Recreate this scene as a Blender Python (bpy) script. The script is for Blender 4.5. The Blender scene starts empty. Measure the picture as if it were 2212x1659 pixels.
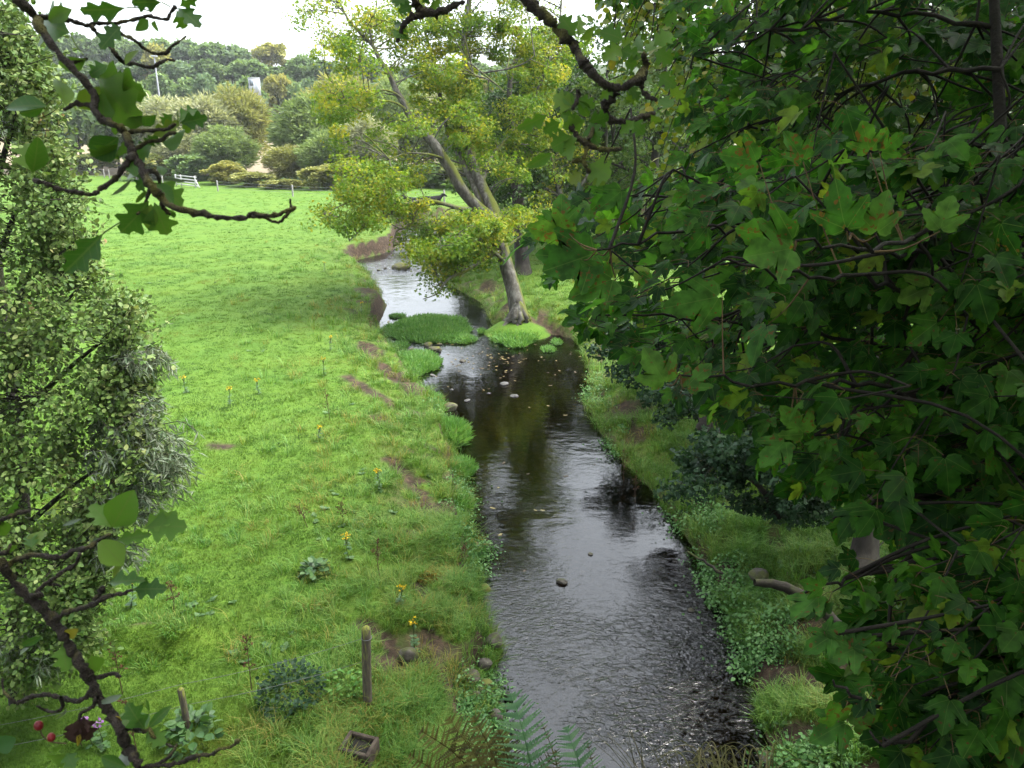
import bpy, math, random
import numpy as np
from mathutils import Vector, Matrix

scene = bpy.context.scene
COL = scene.collection
rng = np.random.default_rng(7)
random.seed(7)

# ------------------------------------------------------------------ camera, sky, sun, exposure
F = 28.0 / 36.0 * 2212.0
PITCH = math.radians(18.26)
CAM = np.array([0.0, 0.0, 7.5])
cam_data = bpy.data.cameras.new('camera')
cam = bpy.data.objects.new('camera', cam_data)
COL.objects.link(cam)
cam.location = CAM
cam.rotation_euler = (math.pi / 2 - PITCH, 0, 0)
cam_data.lens = 28.0
cam_data.sensor_width = 36.0
cam_data.clip_start = 0.05
cam_data.clip_end = 3000.0
cam_data.dof.use_dof = True
cam_data.dof.focus_distance = 14.0
cam_data.dof.aperture_fstop = 16.0
scene.camera = cam

SUN_EL, SUN_AZ = math.radians(58), math.radians(72)   # azimuth from +Y, towards -X: light from the left
world = bpy.data.worlds.new("World")
scene.world = world
world.use_nodes = True
wn = world.node_tree.nodes
wl = world.node_tree.links
bg = wn['Background']
sky = wn.new('ShaderNodeTexSky')
sky.sky_type = 'NISHITA'
sky.sun_disc = False
sky.sun_elevation = SUN_EL
sky.sun_rotation = SUN_AZ
sky.dust_density = 4.0
sky.air_density = 1.0
hs = wn.new('ShaderNodeHueSaturation')
hs.inputs['Saturation'].default_value = 0.22
wl.new(sky.outputs[0], hs.inputs['Color'])
# uneven bright overcast: soft cloud noise
tc = wn.new('ShaderNodeTexCoord')
nz = wn.new('ShaderNodeTexNoise')
nz.inputs['Scale'].default_value = 2.2
nz.inputs['Detail'].default_value = 5
wl.new(tc.outputs['Generated'], nz.inputs['Vector'])
mr = wn.new('ShaderNodeMapRange')
mr.inputs['From Min'].default_value = 0.3
mr.inputs['From Max'].default_value = 0.75
mr.inputs['To Min'].default_value = 0.72
mr.inputs['To Max'].default_value = 1.42
wl.new(nz.outputs[0], mr.inputs['Value'])
vm = wn.new('ShaderNodeVectorMath')
vm.operation = 'SCALE'
wl.new(hs.outputs[0], vm.inputs[0])
wl.new(mr.outputs[0], vm.inputs['Scale'])
vt = wn.new('ShaderNodeVectorMath')
vt.operation = 'MULTIPLY'
vt.inputs[1].default_value = (.96, 1.0, 1.02)
wl.new(vm.outputs[0], vt.inputs[0])
wl.new(vt.outputs[0], bg.inputs['Color'])
bg.inputs['Strength'].default_value = 0.15

sun_d = bpy.data.lights.new('sun', 'SUN')
sun_d.energy = 1.1
sun_d.angle = math.radians(25)
sun_d.color = (1.0, 0.95, 0.87)
sun = bpy.data.objects.new('sun', sun_d)
COL.objects.link(sun)
sdir = Vector((math.sin(SUN_AZ) * math.cos(SUN_EL), math.cos(SUN_AZ) * math.cos(SUN_EL), math.sin(SUN_EL)))
sun.rotation_euler = sdir.to_track_quat('Z', 'Y').to_euler()

vs = scene.view_settings
vs.view_transform = 'Standard'
vs.look = 'None'
vs.gamma = 1.0
vs.use_curve_mapping = False
vs.exposure = 2.5
scene.cycles.use_denoising = True
scene.cycles.max_bounces = 8
scene.cycles.diffuse_bounces = 3
scene.cycles.glossy_bounces = 3
scene.cycles.transmission_bounces = 4
scene.cycles.transparent_max_bounces = 8
scene.cycles.caustics_reflective = False
scene.cycles.caustics_refractive = False

# ------------------------------------------------------------------ helpers
SP, CP = math.sin(PITCH), math.cos(PITCH)

def rays(X, Y):
    cx = (np.asarray(X, float) - 1106.0) / F
    cy = (829.5 - np.asarray(Y, float)) / F
    return np.stack([cx, CP + cy * SP, -SP + cy * CP], -1)

def at(X, Y, D):                       # point seen at photo position (X, Y), D metres deep
    return CAM + rays(X, Y) * np.asarray(D, float)[..., None]

def onz(X, Y, z):                      # point on the level z
    r = rays(X, Y)
    return CAM + r * ((z - CAM[2]) / r[..., 2])[..., None]

def unit(v):
    v = np.asarray(v, float)
    return v / np.maximum(np.linalg.norm(v, axis=-1, keepdims=True), 1e-9)

_perm = np.random.default_rng(3).random((256, 256))

def vnoise(x, y):
    xi = np.floor(x).astype(int); yi = np.floor(y).astype(int)
    fx = x - xi; fy = y - yi
    fx = fx * fx * (3 - 2 * fx); fy = fy * fy * (3 - 2 * fy)
    g = lambda a, b: _perm[a & 255, b & 255]
    return (g(xi, yi) * (1 - fx) + g(xi + 1, yi) * fx) * (1 - fy) + (g(xi, yi + 1) * (1 - fx) + g(xi + 1, yi + 1) * fx) * fy

def fbm(x, y, o=3):
    s = 0; a = 0.5
    for i in range(o):
        s = s + a * (vnoise(x * 2 ** i + 17 * i, y * 2 ** i + 31 * i) - 0.5); a *= 0.5
    return s

def make_mesh(name, verts, faces, attrs=None, smooth=False):
    """verts (n,3), faces (m,3|4) array"""
    me = bpy.data.meshes.new(name)
    verts = np.ascontiguousarray(verts, dtype=np.float32)
    faces = np.ascontiguousarray(faces, dtype=np.int32)
    n, m = len(verts), len(faces)
    k = faces.shape[1]
    me.vertices.add(n)
    me.vertices.foreach_set('co', verts.ravel())
    me.loops.add(m * k)
    me.loops.foreach_set('vertex_index', faces.ravel())
    me.polygons.add(m)
    me.polygons.foreach_set('loop_start', np.arange(m, dtype=np.int32) * k)
    if smooth:
        me.polygons.foreach_set('use_smooth', np.ones(m, dtype=bool))
    me.update(calc_edges=True)
    for an, arr in (attrs or {}).items():
        arr = np.ascontiguousarray(arr, dtype=np.float32)
        if arr.ndim == 1:
            a = me.attributes.new(an, 'FLOAT', 'POINT'); a.data.foreach_set('value', arr)
        else:
            a = me.attributes.new(an, 'FLOAT2', 'POINT'); a.data.foreach_set('vector', arr.ravel())
    return me

def obj(name, me, mat=None, parent=None, loc=None):
    o = bpy.data.objects.new(name, me)
    COL.objects.link(o)
    if mat is not None and me is not None and not me.materials:
        me.materials.append(mat)
    if parent is not None:
        o.parent = parent
    if loc is not None:
        o.location = loc
    return o

def tag(o, label=None, cat=None, group=None, kind=None):
    if label: o['label'] = label
    if cat: o['category'] = cat
    if group: o['group'] = group
    if kind: o['kind'] = kind
    return o

def empty(name, loc, label, cat, group=None):
    o = bpy.data.objects.new(name, None)
    COL.objects.link(o)
    o.location = [float(c) for c in loc]
    o.empty_display_size = 0.1
    return tag(o, label, cat, group)

def rel(me, root):                     # shift a mesh built in world coordinates to its thing's base
    l = root.location
    me.transform(Matrix.Translation((-l[0], -l[1], -l[2])))
    return me

# ---- tubes
def smooth_path(pts, n=4):
    pts = np.asarray(pts, float)
    if len(pts) < 3:
        t = np.linspace(0, 1, n + 1)[:, None]
        return pts[0] * (1 - t) + pts[-1] * t
    P = np.vstack([2 * pts[0] - pts[1], pts, 2 * pts[-1] - pts[-2]])
    out = []
    for i in range(1, len(P) - 2):
        for k in range(n):
            t = k / n
            a, b, c, d = P[i - 1], P[i], P[i + 1], P[i + 2]
            out.append(0.5 * (2 * b + (c - a) * t + (2 * a - 5 * b + 4 * c - d) * t * t + (3 * b - a - 3 * c + d) * t ** 3))
    out.append(P[-2])
    return np.array(out)

def tubes(name, paths, sides=6, smooth=True, extra=None):
    """paths: list of (pts(n,3), radii(n)); one mesh"""
    V, Q, R = [], [], []
    off = 0
    ang = np.linspace(0, 2 * math.pi, sides, endpoint=False)
    ca, sa = np.cos(ang), np.sin(ang)
    for pts, rad in paths:
        pts = np.asarray(pts, float); n = len(pts)
        rad = np.broadcast_to(np.asarray(rad, float), (n,))
        T = np.gradient(pts, axis=0); T = unit(T)
        up = np.array([0.0, 0.0, 1.0]) if abs(T[:, 2]).mean() < 0.8 else np.array([1.0, 0.0, 0.0])
        A = unit(np.cross(T, up)); B = np.cross(T, A)
        ring = pts[:, None] + rad[:, None, None] * (ca[None, :, None] * A[:, None] + sa[None, :, None] * B[:, None])
        V.append(ring.reshape(-1, 3))
        R.append(np.full(n * sides, rng.random()))
        i = np.arange(n - 1)[:, None] * sides; j = np.arange(sides)[None]; j2 = (j + 1) % sides
        Q.append(np.stack([i + j, i + j2, i + sides + j2, i + sides + j], -1).reshape(-1, 4) + off)
        off += n * sides
        # end cap point
        V.append(pts[-1:] + T[-1:] * rad[-1]); R.append(np.zeros(1))
        last = off - sides
        cap = np.stack([last + np.arange(sides), last + (np.arange(sides) + 1) % sides, np.full(sides, off), np.full(sides, off)], -1)
        off += 1
        Q.append(cap[:, [0, 1, 2, 2]][:, :4])
    V = np.vstack(V); Q = np.vstack(Q)
    # triangulate to keep one array shape and drop degenerate tris
    tri = np.vstack([Q[:, [0, 1, 2]], Q[Q[:, 2] != Q[:, 3]][:, [0, 2, 3]]])
    return make_mesh(name, V, tri, {'rnd': np.concatenate(R)}, smooth)

# ---- leaves
def half_leaf(pts, fold=0.15, droop=0.15):
    """outline of the right half from base to tip, monotone in y -> strip to the midrib"""
    pts = np.array(pts, float)
    n = len(pts)
    z = lambda x, y: fold * np.abs(x) - droop * y * y
    V = []
    for x, y in pts: V.append((0, y, z(0, y)))
    for x, y in pts: V.append((x, y, z(x, y)))
    for x, y in pts: V.append((-x, y, z(x, y)))
    Fc = []
    for i in range(n - 1):
        a, b, c, d = i, i + 1, n + i + 1, n + i
        if pts[i][0] > 1e-6: Fc.append((a, d, c))
        if pts[i + 1][0] > 1e-6: Fc.append((a, c, b))
        c, d = 2 * n + i + 1, 2 * n + i
        if pts[i][0] > 1e-6: Fc.append((a, c, d))
        if pts[i + 1][0] > 1e-6: Fc.append((a, b, c))
    return np.array(V), np.array(Fc)

def fan_leaf(right, centre=(0, 0.3), fold=0.1, droop=0.15):
    r = [tuple(p) for p in right]
    out = r + [(-x, y) for x, y in reversed(r[1:-1])]
    V = [centre] + out
    V = np.array([(x, y, fold * abs(x) - droop * (y - 0.1) ** 2 - 0.12 * x * x) for x, y in V])
    n = len(out)
    return V, np.array([(0, 1 + i, 1 + (i + 1) % n) for i in range(n)])[:, ::1]

HAW = half_leaf([(0, 0), (.05, .10), (.12, .20), (.30, .34), (.37, .44), (.20, .50), (.17, .55), (.33, .68), (.34, .76), (.16, .80), (.14, .85), (.15, .93), (.05, .97), (0, 1)])
SYC_R = [(0, .10), (.10, .0), (.24, -.01), (.40, .07), (.37, .14), (.41, .22), (.50, .30), (.53, .38), (.61, .46), (.60, .57), (.48, .55), (.42, .56), (.37, .50), (.25, .53), (.29, .62), (.27, .68), (.28, .76), (.17, .83), (.12, .92), (0, 1.0)]
SYC_M = [(0, .08), (.36, .0), (.40, .22), (.60, .55), (.26, .53), (.26, .76), (0, 1.0)]
OVAL = half_leaf([(0, 0), (.24, .18), (.34, .42), (.27, .70), (0, 1)], .2, .15)
OVAL4 = half_leaf([(0, 0), (.33, .45), (0, 1)], .2, .1)
NARROW = half_leaf([(0, 0), (.075, .4), (0, 1)], .2, .25)
CLUMP = (np.array([(0, 0, 0), (.5, .25, .06), (.35, .8, -.05), (-.1, 1, .05), (-.5, .6, 0), (-.42, .15, .05)]), np.array([(0, 1, 2), (0, 2, 3), (0, 3, 4), (0, 4, 5)]))

def leaf_cloud(name, tmpl, P, Y, N, S, R=None):
    tv, tf = tmpl
    P = np.asarray(P, float); n = len(P)
    Y = unit(Y); N = unit(N - (N * Y).sum(-1, keepdims=True) * Y); X = np.cross(Y, N)
    S = np.broadcast_to(np.asarray(S, float), (n,))[:, None, None]
    V = P[:, None] + S * (tv[None, :, 0:1] * X[:, None] + tv[None, :, 1:2] * Y[:, None] + tv[None, :, 2:3] * N[:, None])
    k = len(tv)
    Fc = (tf[None] + (np.arange(n) * k)[:, None, None]).reshape(-1, 3)
    if R is None: R = rng.random(n)
    uv = np.tile(tv[:, :2], (n, 1))
    return make_mesh(name, V.reshape(-1, 3), Fc, {'rnd': np.repeat(R, k), 'luv': uv})

def rdir(n, z=0.0, zs=1.0):
    v = rng.normal(size=(n, 3)); v[:, 2] = v[:, 2] * zs + z
    return unit(v)

# ---- materials
KA = .55          # plain daylight base colours

def new_mat(name):
    m = bpy.data.materials.new(name)
    m.use_nodes = True
    nt = m.node_tree
    nt.nodes.clear()
    out = nt.nodes.new('ShaderNodeOutputMaterial')
    return m, nt, out

def N_(nt, t, **kw):
    n = nt.nodes.new('ShaderNode' + t)
    for k, v in kw.items():
        if k.startswith('_'): setattr(n, k[1:], v)
        else: n.inputs[k.replace('__', ' ')].default_value = v
    return n

def ramp(nt, fac, stops):
    r = nt.nodes.new('ShaderNodeValToRGB')
    e = r.color_ramp.elements
    while len(e) < len(stops): e.new(0.5)
    for el, (p, c) in zip(e, stops):
        el.position = p; el.color = (*c, 1)
    if fac is not None: nt.links.new(fac, r.inputs[0])
    return r

def mix(nt, fac, a, b, mode='MIX'):
    m = nt.nodes.new('ShaderNodeMix'); m.data_type = 'RGBA'; m.blend_type = mode
    for s, v in ((m.inputs[0], fac), (m.inputs[6], a), (m.inputs[7], b)):
        if hasattr(v, 'is_output'): nt.links.new(v, s)
        elif isinstance(v, tuple): s.default_value = (*v, 1)
        else: s.default_value = v
    return m.outputs[2]

def math_(nt, op, a, b=None, c=None):
    m = nt.nodes.new('ShaderNodeMath'); m.operation = op
    for i, v in enumerate((a, b, c)):
        if v is None: continue
        if hasattr(v, 'is_output'): nt.links.new(v, m.inputs[i])
        else: m.inputs[i].default_value = v
    return m.outputs[0]

def leaf_mat(name, stops, under=None, trans=0.35, rough=0.45, spec=0.35, spots=None, veins=0.0, tmul=1.5, noise=0.0, nscale=0.4):
    m, nt, out = new_mat(name)
    L = nt.links.new
    at_ = N_(nt, 'Attribute', _attribute_name='rnd')
    fac = at_.outputs['Fac']
    oi = N_(nt, 'ObjectInfo')
    fac = math_(nt, 'FRACT', math_(nt, 'ADD', fac, math_(nt, 'MULTIPLY', oi.outputs['Random'], 1.0 if spots else 0.0)))
    if noise:
        geo = N_(nt, 'NewGeometry')
        tx = N_(nt, 'TexNoise', Scale=nscale, Detail=3.0)
        L(geo.outputs['Position'], tx.inputs['Vector'])
        fac = math_(nt, 'ADD', math_(nt, 'MULTIPLY', fac, 1 - noise), math_(nt, 'MULTIPLY', math_(nt, 'SUBTRACT', math_(nt, 'MULTIPLY', tx.outputs[0], 2.2), 0.6), noise))
    col = ramp(nt, fac, [(q, tuple(v * KA for v in c)) for q, c in stops]).outputs[0]
    if under: under = tuple(v * KA for v in under)
    if veins or spots:
        lu = N_(nt, 'Attribute', _attribute_name='luv')
        sx = N_(nt, 'SeparateXYZ'); L(lu.outputs['Vector'], sx.inputs[0])
    if veins == 1:      # palmate
        a = math_(nt, 'ARCTAN2', sx.outputs[0], math_(nt, 'SUBTRACT', sx.outputs[1], 0.05))
        r = math_(nt, 'SQRT', math_(nt, 'ADD', math_(nt, 'POWER', sx.outputs[0], 2.0), math_(nt, 'POWER', math_(nt, 'SUBTRACT', sx.outputs[1], 0.05), 2.0)))
        d = math_(nt, 'MULTIPLY', r, math_(nt, 'ABSOLUTE', math_(nt, 'SINE', math_(nt, 'MULTIPLY', a, 3.7))))
        v = math_(nt, 'SUBTRACT', 1.0, math_(nt, 'MULTIPLY', d, 26.0)); v = math_(nt, 'MAXIMUM', v, 0.0)
        mo = N_(nt, 'TexNoise', Scale=22.0, Detail=3.0); L(N_(nt, 'NewGeometry').outputs['Position'], mo.inputs['Vector'])
        mm = N_(nt, 'MapRange'); mm.inputs[1].default_value = .35; mm.inputs[2].default_value = .65; mm.inputs[3].default_value = .62; mm.inputs[4].default_value = 1.35
        L(mo.outputs[0], mm.inputs[0])
        vv = N_(nt, 'VectorMath', _operation='SCALE'); L(col, vv.inputs[0]); L(mm.outputs[0], vv.inputs['Scale'])
        col = mix(nt, math_(nt, 'MULTIPLY', v, 0.6), vv.outputs[0], (0.10, 0.15, 0.035))
    elif veins == 2:    # pinnate
        ax = math_(nt, 'ABSOLUTE', sx.outputs[0])
        w = math_(nt, 'SINE', math_(nt, 'MULTIPLY', math_(nt, 'SUBTRACT', sx.outputs[1], math_(nt, 'MULTIPLY', ax, 0.9)), 38.0))
        v = math_(nt, 'MAXIMUM', math_(nt, 'LESS_THAN', ax, 0.018), math_(nt, 'MULTIPLY', math_(nt, 'GREATER_THAN', w, 0.9), 0.6))
        col = mix(nt, math_(nt, 'MULTIPLY', v, 0.4), col, (0.09, 0.12, 0.03))
    if spots:
        geo2 = N_(nt, 'NewGeometry')
        tcn = N_(nt, 'TexNoise', Scale=spots[0], Detail=2.0); L(geo2.outputs['Position'], tcn.inputs['Vector'])
        sel = N_(nt, 'TexNoise', Scale=spots[0] * 0.12, Detail=1.0); L(geo2.outputs['Position'], sel.inputs['Vector'])
        s = math_(nt, 'GREATER_THAN', math_(nt, 'ADD', tcn.outputs[0], math_(nt, 'MULTIPLY', math_(nt, 'SUBTRACT', sel.outputs[0], 0.5), 0.35)), spots[1])
        col = mix(nt, math_(nt, 'MULTIPLY', s, 0.85), col, spots[2])
    if under:
        g = N_(nt, 'NewGeometry')
        col = mix(nt, math_(nt, 'MULTIPLY', g.outputs['Backfacing'], 0.75), col, under)
    p = N_(nt, 'BsdfPrincipled', Roughness=rough)
    p.inputs['Specular IOR Level'].default_value = spec
    L(col, p.inputs['Base Color'])
    t = N_(nt, 'BsdfTranslucent')
    tcol = mix(nt, 1.0, col, (tmul, tmul, tmul * 0.55), 'MULTIPLY')
    L(tcol, t.inputs['Color'])
    ms = N_(nt, 'MixShader', Fac=trans)
    L(p.outputs[0], ms.inputs[1]); L(t.outputs[0], ms.inputs[2])
    L(ms.outputs[0], out.inputs[0])
    return m

def rough_mat(name, stops, scale=8.0, rough=0.85, bump=0.4, moss=None, stretch=(1, 1, 1), bscale=None):
    m, nt, out = new_mat(name)
    L = nt.links.new
    tcn = N_(nt, 'NewGeometry')
    mp = N_(nt, 'Mapping'); mp.inputs['Scale'].default_value = stretch
    L(tcn.outputs['Position'], mp.inputs['Vector'])
    n1 = N_(nt, 'TexNoise', Scale=scale, Detail=6.0, Roughness=0.65); L(mp.outputs[0], n1.inputs['Vector'])
    col = ramp(nt, n1.outputs[0], [(q, tuple(v * KA for v in c)) for q, c in stops]).outputs[0]
    if moss:
        n2 = N_(nt, 'TexNoise', Scale=moss[1], Detail=4.0); L(mp.outputs[0], n2.inputs['Vector'])
        sn = N_(nt, 'SeparateXYZ'); L(tcn.outputs['Normal'], sn.inputs[0])
        f = math_(nt, 'ADD', n2.outputs[0], math_(nt, 'ADD', math_(nt, 'MULTIPLY', sn.outputs[2], moss[2]), math_(nt, 'MULTIPLY', sn.outputs[0], moss[3] if len(moss) > 3 else 0.0)))
        mr_ = N_(nt, 'MapRange'); mr_.inputs[1].default_value = 0.55; mr_.inputs[2].default_value = 0.68
        L(f, mr_.inputs[0])
        col = mix(nt, mr_.outputs[0], col, moss[0])
    p = N_(nt, 'BsdfPrincipled', Roughness=rough)
    p.inputs['Specular IOR Level'].default_value = 0.25
    L(col, p.inputs['Base Color'])
    b = N_(nt, 'Bump', Strength=bump, Distance=0.02)
    n3 = N_(nt, 'TexNoise', Scale=bscale or scale * 3, Detail=5.0); L(mp.outputs[0], n3.inputs['Vector'])
    L(n3.outputs[0], b.inputs['Height'])
    L(b.outputs[0], p.inputs['Normal'])
    L(p.outputs[0], out.inputs[0])
    return m
# ------------------------------------------------------------------ the river's plan
WZ = -1.0
LEFT_F = [(1060, 1560), (1045, 1500), (1058, 1460), (1085, 1410), (1060, 1360), (1040, 1290), (1030, 1230), (1035, 1185), (1012, 1130), (1008, 1060), (1000, 1000), (985, 960), (962, 910), (945, 870), (915, 835), (890, 805), (870, 775), (852, 752), (832, 735), (822, 700), (838, 660), (818, 620), (790, 590), (762, 577), (772, 562), (830, 548), (862, 532), (868, 505), (880, 484), (930, 474), (1000, 470), (1100, 468)]
RIGHT_F = [(1640, 1560), (1632, 1500), (1600, 1380), (1548, 1290), (1530, 1230), (1478, 1160), (1415, 1070), (1345, 1000), (1290, 930), (1265, 870), (1275, 830), (1262, 770), (1238, 732), (1180, 719), (1100, 716), (1060, 700), (1040, 655), (1000, 632), (950, 606), (960, 580), (1000, 555), (1000, 530), (990, 505), (1010, 492), (1100, 488)]
lf = onz(*np.array(LEFT_F).T, WZ)[:, :2]
rf = onz(*np.array(RIGHT_F).T, WZ)[:, :2]
lf = np.vstack([[-0.6, -26], [-0.5, 0], [-0.25, 8.0], lf, [40, lf[-1, 1] + 2]])
rf = np.vstack([[4.6, -26], [4.3, 0], [3.6, 8.0], rf, [40, rf[-1, 1] + 1]])
poly = np.vstack([lf, rf[::-1]])

def seg_dist(x, y, pl):
    d = np.full(x.shape, 1e9)
    for (ax, ay), (bx, by) in zip(pl[:-1], pl[1:]):
        ex, ey = bx - ax, by - ay
        t = np.clip(((x - ax) * ex + (y - ay) * ey) / (ex * ex + ey * ey + 1e-12), 0, 1)
        d = np.minimum(d, np.hypot(x - ax - t * ex, y - ay - t * ey))
    return d

def inside(x, y):
    c = np.zeros(x.shape, bool)
    for (ax, ay), (bx, by) in zip(poly, np.roll(poly, -1, 0)):
        k = ((ay > y) != (by > y)) & (x < (bx - ax) * (y - ay) / (by - ay + 1e-12) + ax)
        c ^= k
    return c

def sstep(t):
    t = np.clip(t, 0, 1); return t * t * (3 - 2 * t)

# bare-earth scars on the bank: photo polyline, width in metres, level
SCARS = [([(790, 752), (812, 785), (850, 812), (895, 838)], .40, -.35), ([(748, 825), (800, 855), (835, 875)], .28, -.2), ([(820, 915), (860, 930)], .30, -.3),
         ([(845, 1010), (885, 1035)], .25, -.3), ([(835, 1470), (900, 1430), (960, 1470), (1010, 1500), (1035, 1550)], .28, -.5), ([(790, 1360), (830, 1375), (870, 1440)], .20, -.25),
         ([(825, 655), (832, 690)], .35, -.6), ([(930, 980), (960, 985)], .25, -.6), ([(880, 1420), (935, 1425)], .2, -.4), ([(1640, 1400), (1700, 1440)], .4, -.5), ([(1560, 1180), (1600, 1230)], .3, -.3),
         ([(1640, 1400), (1740, 1430), (1840, 1460)], .32, -.3), ([(1660, 1560), (1760, 1600), (1880, 1620)], .28, -.6), ([(235, 1375), (300, 1383), (345, 1378)], .16, -.1), ([(1110, 690), (1190, 700), (1240, 715)], .35, -.6), ([(465, 962), (485, 963)], .25, 0)]
SCARS = [(onz(*np.array(p).T, z)[:, :2], w) for p, w, z in SCARS]
TREE_B = onz(np.array([1119.]), np.array([690.]), -.42)[0]
LEDGE = onz(np.array([200, 300, 405]), np.array([1392, 1390, 1385]), 0.0)[:, :2]

def terrain(x, y, full=False):
    x = np.asarray(x, float); y = np.asarray(y, float)
    ins = inside(x, y)
    dl, dr = seg_dist(x, y, lf), seg_dist(x, y, rf)
    left = dl < dr
    d = np.minimum(dl, dr)
    dn = np.maximum(d + 0.55 * fbm(x * .9 + 5, y * .9, 3) * np.clip(d * 2, 0, 1), 0)
    st = np.where(left, np.clip((y - 41) / 6, 0, 1), 0) + np.where(left, np.exp(-((y - 36) / 3.5) ** 2), 0) * .8
    st = np.clip(st, 0, 1)
    soft = np.interp(dn, [0, .22, .42, 1.0, 1.9, 3.3], [-1.04, -.94, -.52, -.42, -.10, 0])
    softr = np.interp(dn, [0, .2, 1.0, 2.4, 4.5], [-1.04, -.78, -.48, -.12, .08])
    hard = np.interp(d, [0, .15, .5, .9], [-1.04, -.9, -.1, 0])
    z = np.where(left, soft * (1 - st) + hard * st, softr)
    lump = np.exp(-((dn - 1.0) / 1.3) ** 2) * np.where(left, 1, 1.5)
    z = z + lump * .55 * fbm(x * 1.3, y * 1.3, 3) * np.clip(d * 3, 0, 1) * (1 - st * .7)
    field = .10 * fbm(x * .35, y * .35, 2) + .05 * fbm(x * 1.3 + 9, y * 1.3, 2)
    z = z + field * np.clip(d / 3, 0, 1)
    hill = 18 * sstep((y - 122) / 128) + 10 * sstep((y - 225) / 120) + 4 * sstep((x - 20) / 60) * sstep((y - 60) / 60)
    z = z + hill
    bed = -1.08 - np.minimum(d * .30, .34) + .10 * fbm(x * 1.1, y * 1.1, 3)
    z = np.where(ins, np.minimum(bed, -1.02), np.maximum(z, np.where(d < .05, -1.04, -.97)))
    tr_ = np.hypot(x - TREE_B[0], y - TREE_B[1])
    z = np.where(tr_ < 1.7, np.maximum(z, -.42 - .62 * (tr_ / 1.5) ** 2 + .10 * fbm(x * 2.5, y * 2.5, 3)), z)
    ld = seg_dist(x, y, LEDGE)
    z = z + .28 * np.exp(-(ld / .30) ** 2) * (1 + 1.5 * fbm(x * 2, y * 2, 2))
    if not full: return z
    soil = np.zeros(x.shape)
    wob = 1.5 * fbm(x * 2.4, y * 2.4, 4)
    for p, w in SCARS:
        sd = seg_dist(x, y, p) / w + wob
        soil = np.maximum(soil, 1 - sstep((sd - .6) / .6))
    pat = fbm(x * 1.5 + 60, y * 1.5 + 11, 4) + .06 * (z < -.3)
    soil = np.maximum(soil, sstep((pat - .085) / .05) * np.exp(-((d - .9) / .85) ** 2) * (y < 46) * ~ins)
    soil = np.maximum(soil, st * (d < .62) * ~ins)
    return z, soil, d, ins, left

rows = np.concatenate([np.linspace(-26, 4.5, 14)[:-1], np.geomspace(4.5, 120, 340)[:-1], np.geomspace(120, 1100, 60)])
u = np.linspace(-1, 1, 380); um = .42 * u + .58 * u ** 3
half = 11 + 1.15 * np.abs(rows)
GX = half[:, None] * um[None]; GY = np.broadcast_to(rows[:, None], GX.shape).copy()
gz, gsoil, gd, gin, gleft = terrain(GX.ravel(), GY.ravel(), True)
nr, nc = GX.shape
i = np.arange(nr - 1)[:, None] * nc; j = np.arange(nc - 1)[None]
quads = np.stack([i + j, i + j + 1, i + nc + j + 1, i + nc + j], -1).reshape(-1, 4)
gme = make_mesh('ground', np.stack([GX.ravel(), GY.ravel(), gz], -1), quads, {'soil': gsoil, 'bank': np.exp(-gd / 1.6) * (~gin)}, True)

# ground material: turf, bare earth, stubble, stony stream bed
GRASS_STOPS = [(.15, (.050, .122, .014)), (.42, (.092, .202, .020)), (.62, (.142, .250, .026)), (.84, (.215, .265, .038)), (.98, (.27, .23, .06))]
m, nt, out = new_mat('ground')
L = nt.links.new
geo = N_(nt, 'NewGeometry')
sx = N_(nt, 'SeparateXYZ'); L(geo.outputs['Position'], sx.inputs[0])
sn = N_(nt, 'SeparateXYZ'); L(geo.outputs['Normal'], sn.inputs[0])
n1 = N_(nt, 'TexNoise', Scale=0.35, Detail=8.0, Roughness=0.68); L(geo.outputs['Position'], n1.inputs['Vector'])
n2 = N_(nt, 'TexNoise', Scale=9.0, Detail=4.0, Roughness=0.7); L(geo.outputs['Position'], n2.inputs['Vector'])
gf = math_(nt, 'ADD', math_(nt, 'MULTIPLY', n1.outputs[0], .62), math_(nt, 'MULTIPLY', n2.outputs[0], .42))
gcol = ramp(nt, gf, [(q, tuple(v * KA for v in c)) for q, c in GRASS_STOPS]).outputs[0]
n3 = N_(nt, 'TexNoise', Scale=5.0, Detail=6.0, Roughness=0.7); L(geo.outputs['Position'], n3.inputs['Vector'])
scol = ramp(nt, n3.outputs[0], [(.3, (.012, .009, .006)), (.5, (.036, .024, .015)), (.7, (.085, .056, .036))]).outputs[0]
stub = ramp(nt, n3.outputs[0], [(.3, (.15, .122, .078)), (.7, (.23, .19, .125))]).outputs[0]
bank = N_(nt, 'Attribute', _attribute_name='bank')
soil = N_(nt, 'Attribute', _attribute_name='soil')
straw = ramp(nt, n2.outputs[0], [(.35, (.055, .045, .016)), (.65, (.13, .11, .035))]).outputs[0]
f = math_(nt, 'MULTIPLY', bank.outputs['Fac'], math_(nt, 'GREATER_THAN', n3.outputs[0], .5))
gcol = mix(nt, math_(nt, 'MULTIPLY', f, .6), gcol, straw)
steep = N_(nt, 'MapRange'); steep.inputs[1].default_value = .74; steep.inputs[2].default_value = .55
L(sn.outputs[2], steep.inputs[0])
near = math_(nt, 'LESS_THAN', sx.outputs[1], 110.0)
sf = math_(nt, 'MAXIMUM', soil.outputs['Fac'], math_(nt, 'MULTIPLY', steep.outputs[0], near))
gcol = mix(nt, sf, gcol, scol)
yn = math_(nt, 'ADD', sx.outputs[1], math_(nt, 'MULTIPLY', n1.outputs[0], 6.0))
far = N_(nt, 'MapRange'); far.inputs[1].default_value = 121.0; far.inputs[2].default_value = 124.0
L(yn, far.inputs[0])
wfl = N_(nt, 'MapRange'); wfl.inputs[1].default_value = 160.0; wfl.inputs[2].default_value = 168.0
L(yn, wfl.inputs[0])
stub = mix(nt, wfl.outputs[0], stub, (.028, .042, .014))
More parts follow.
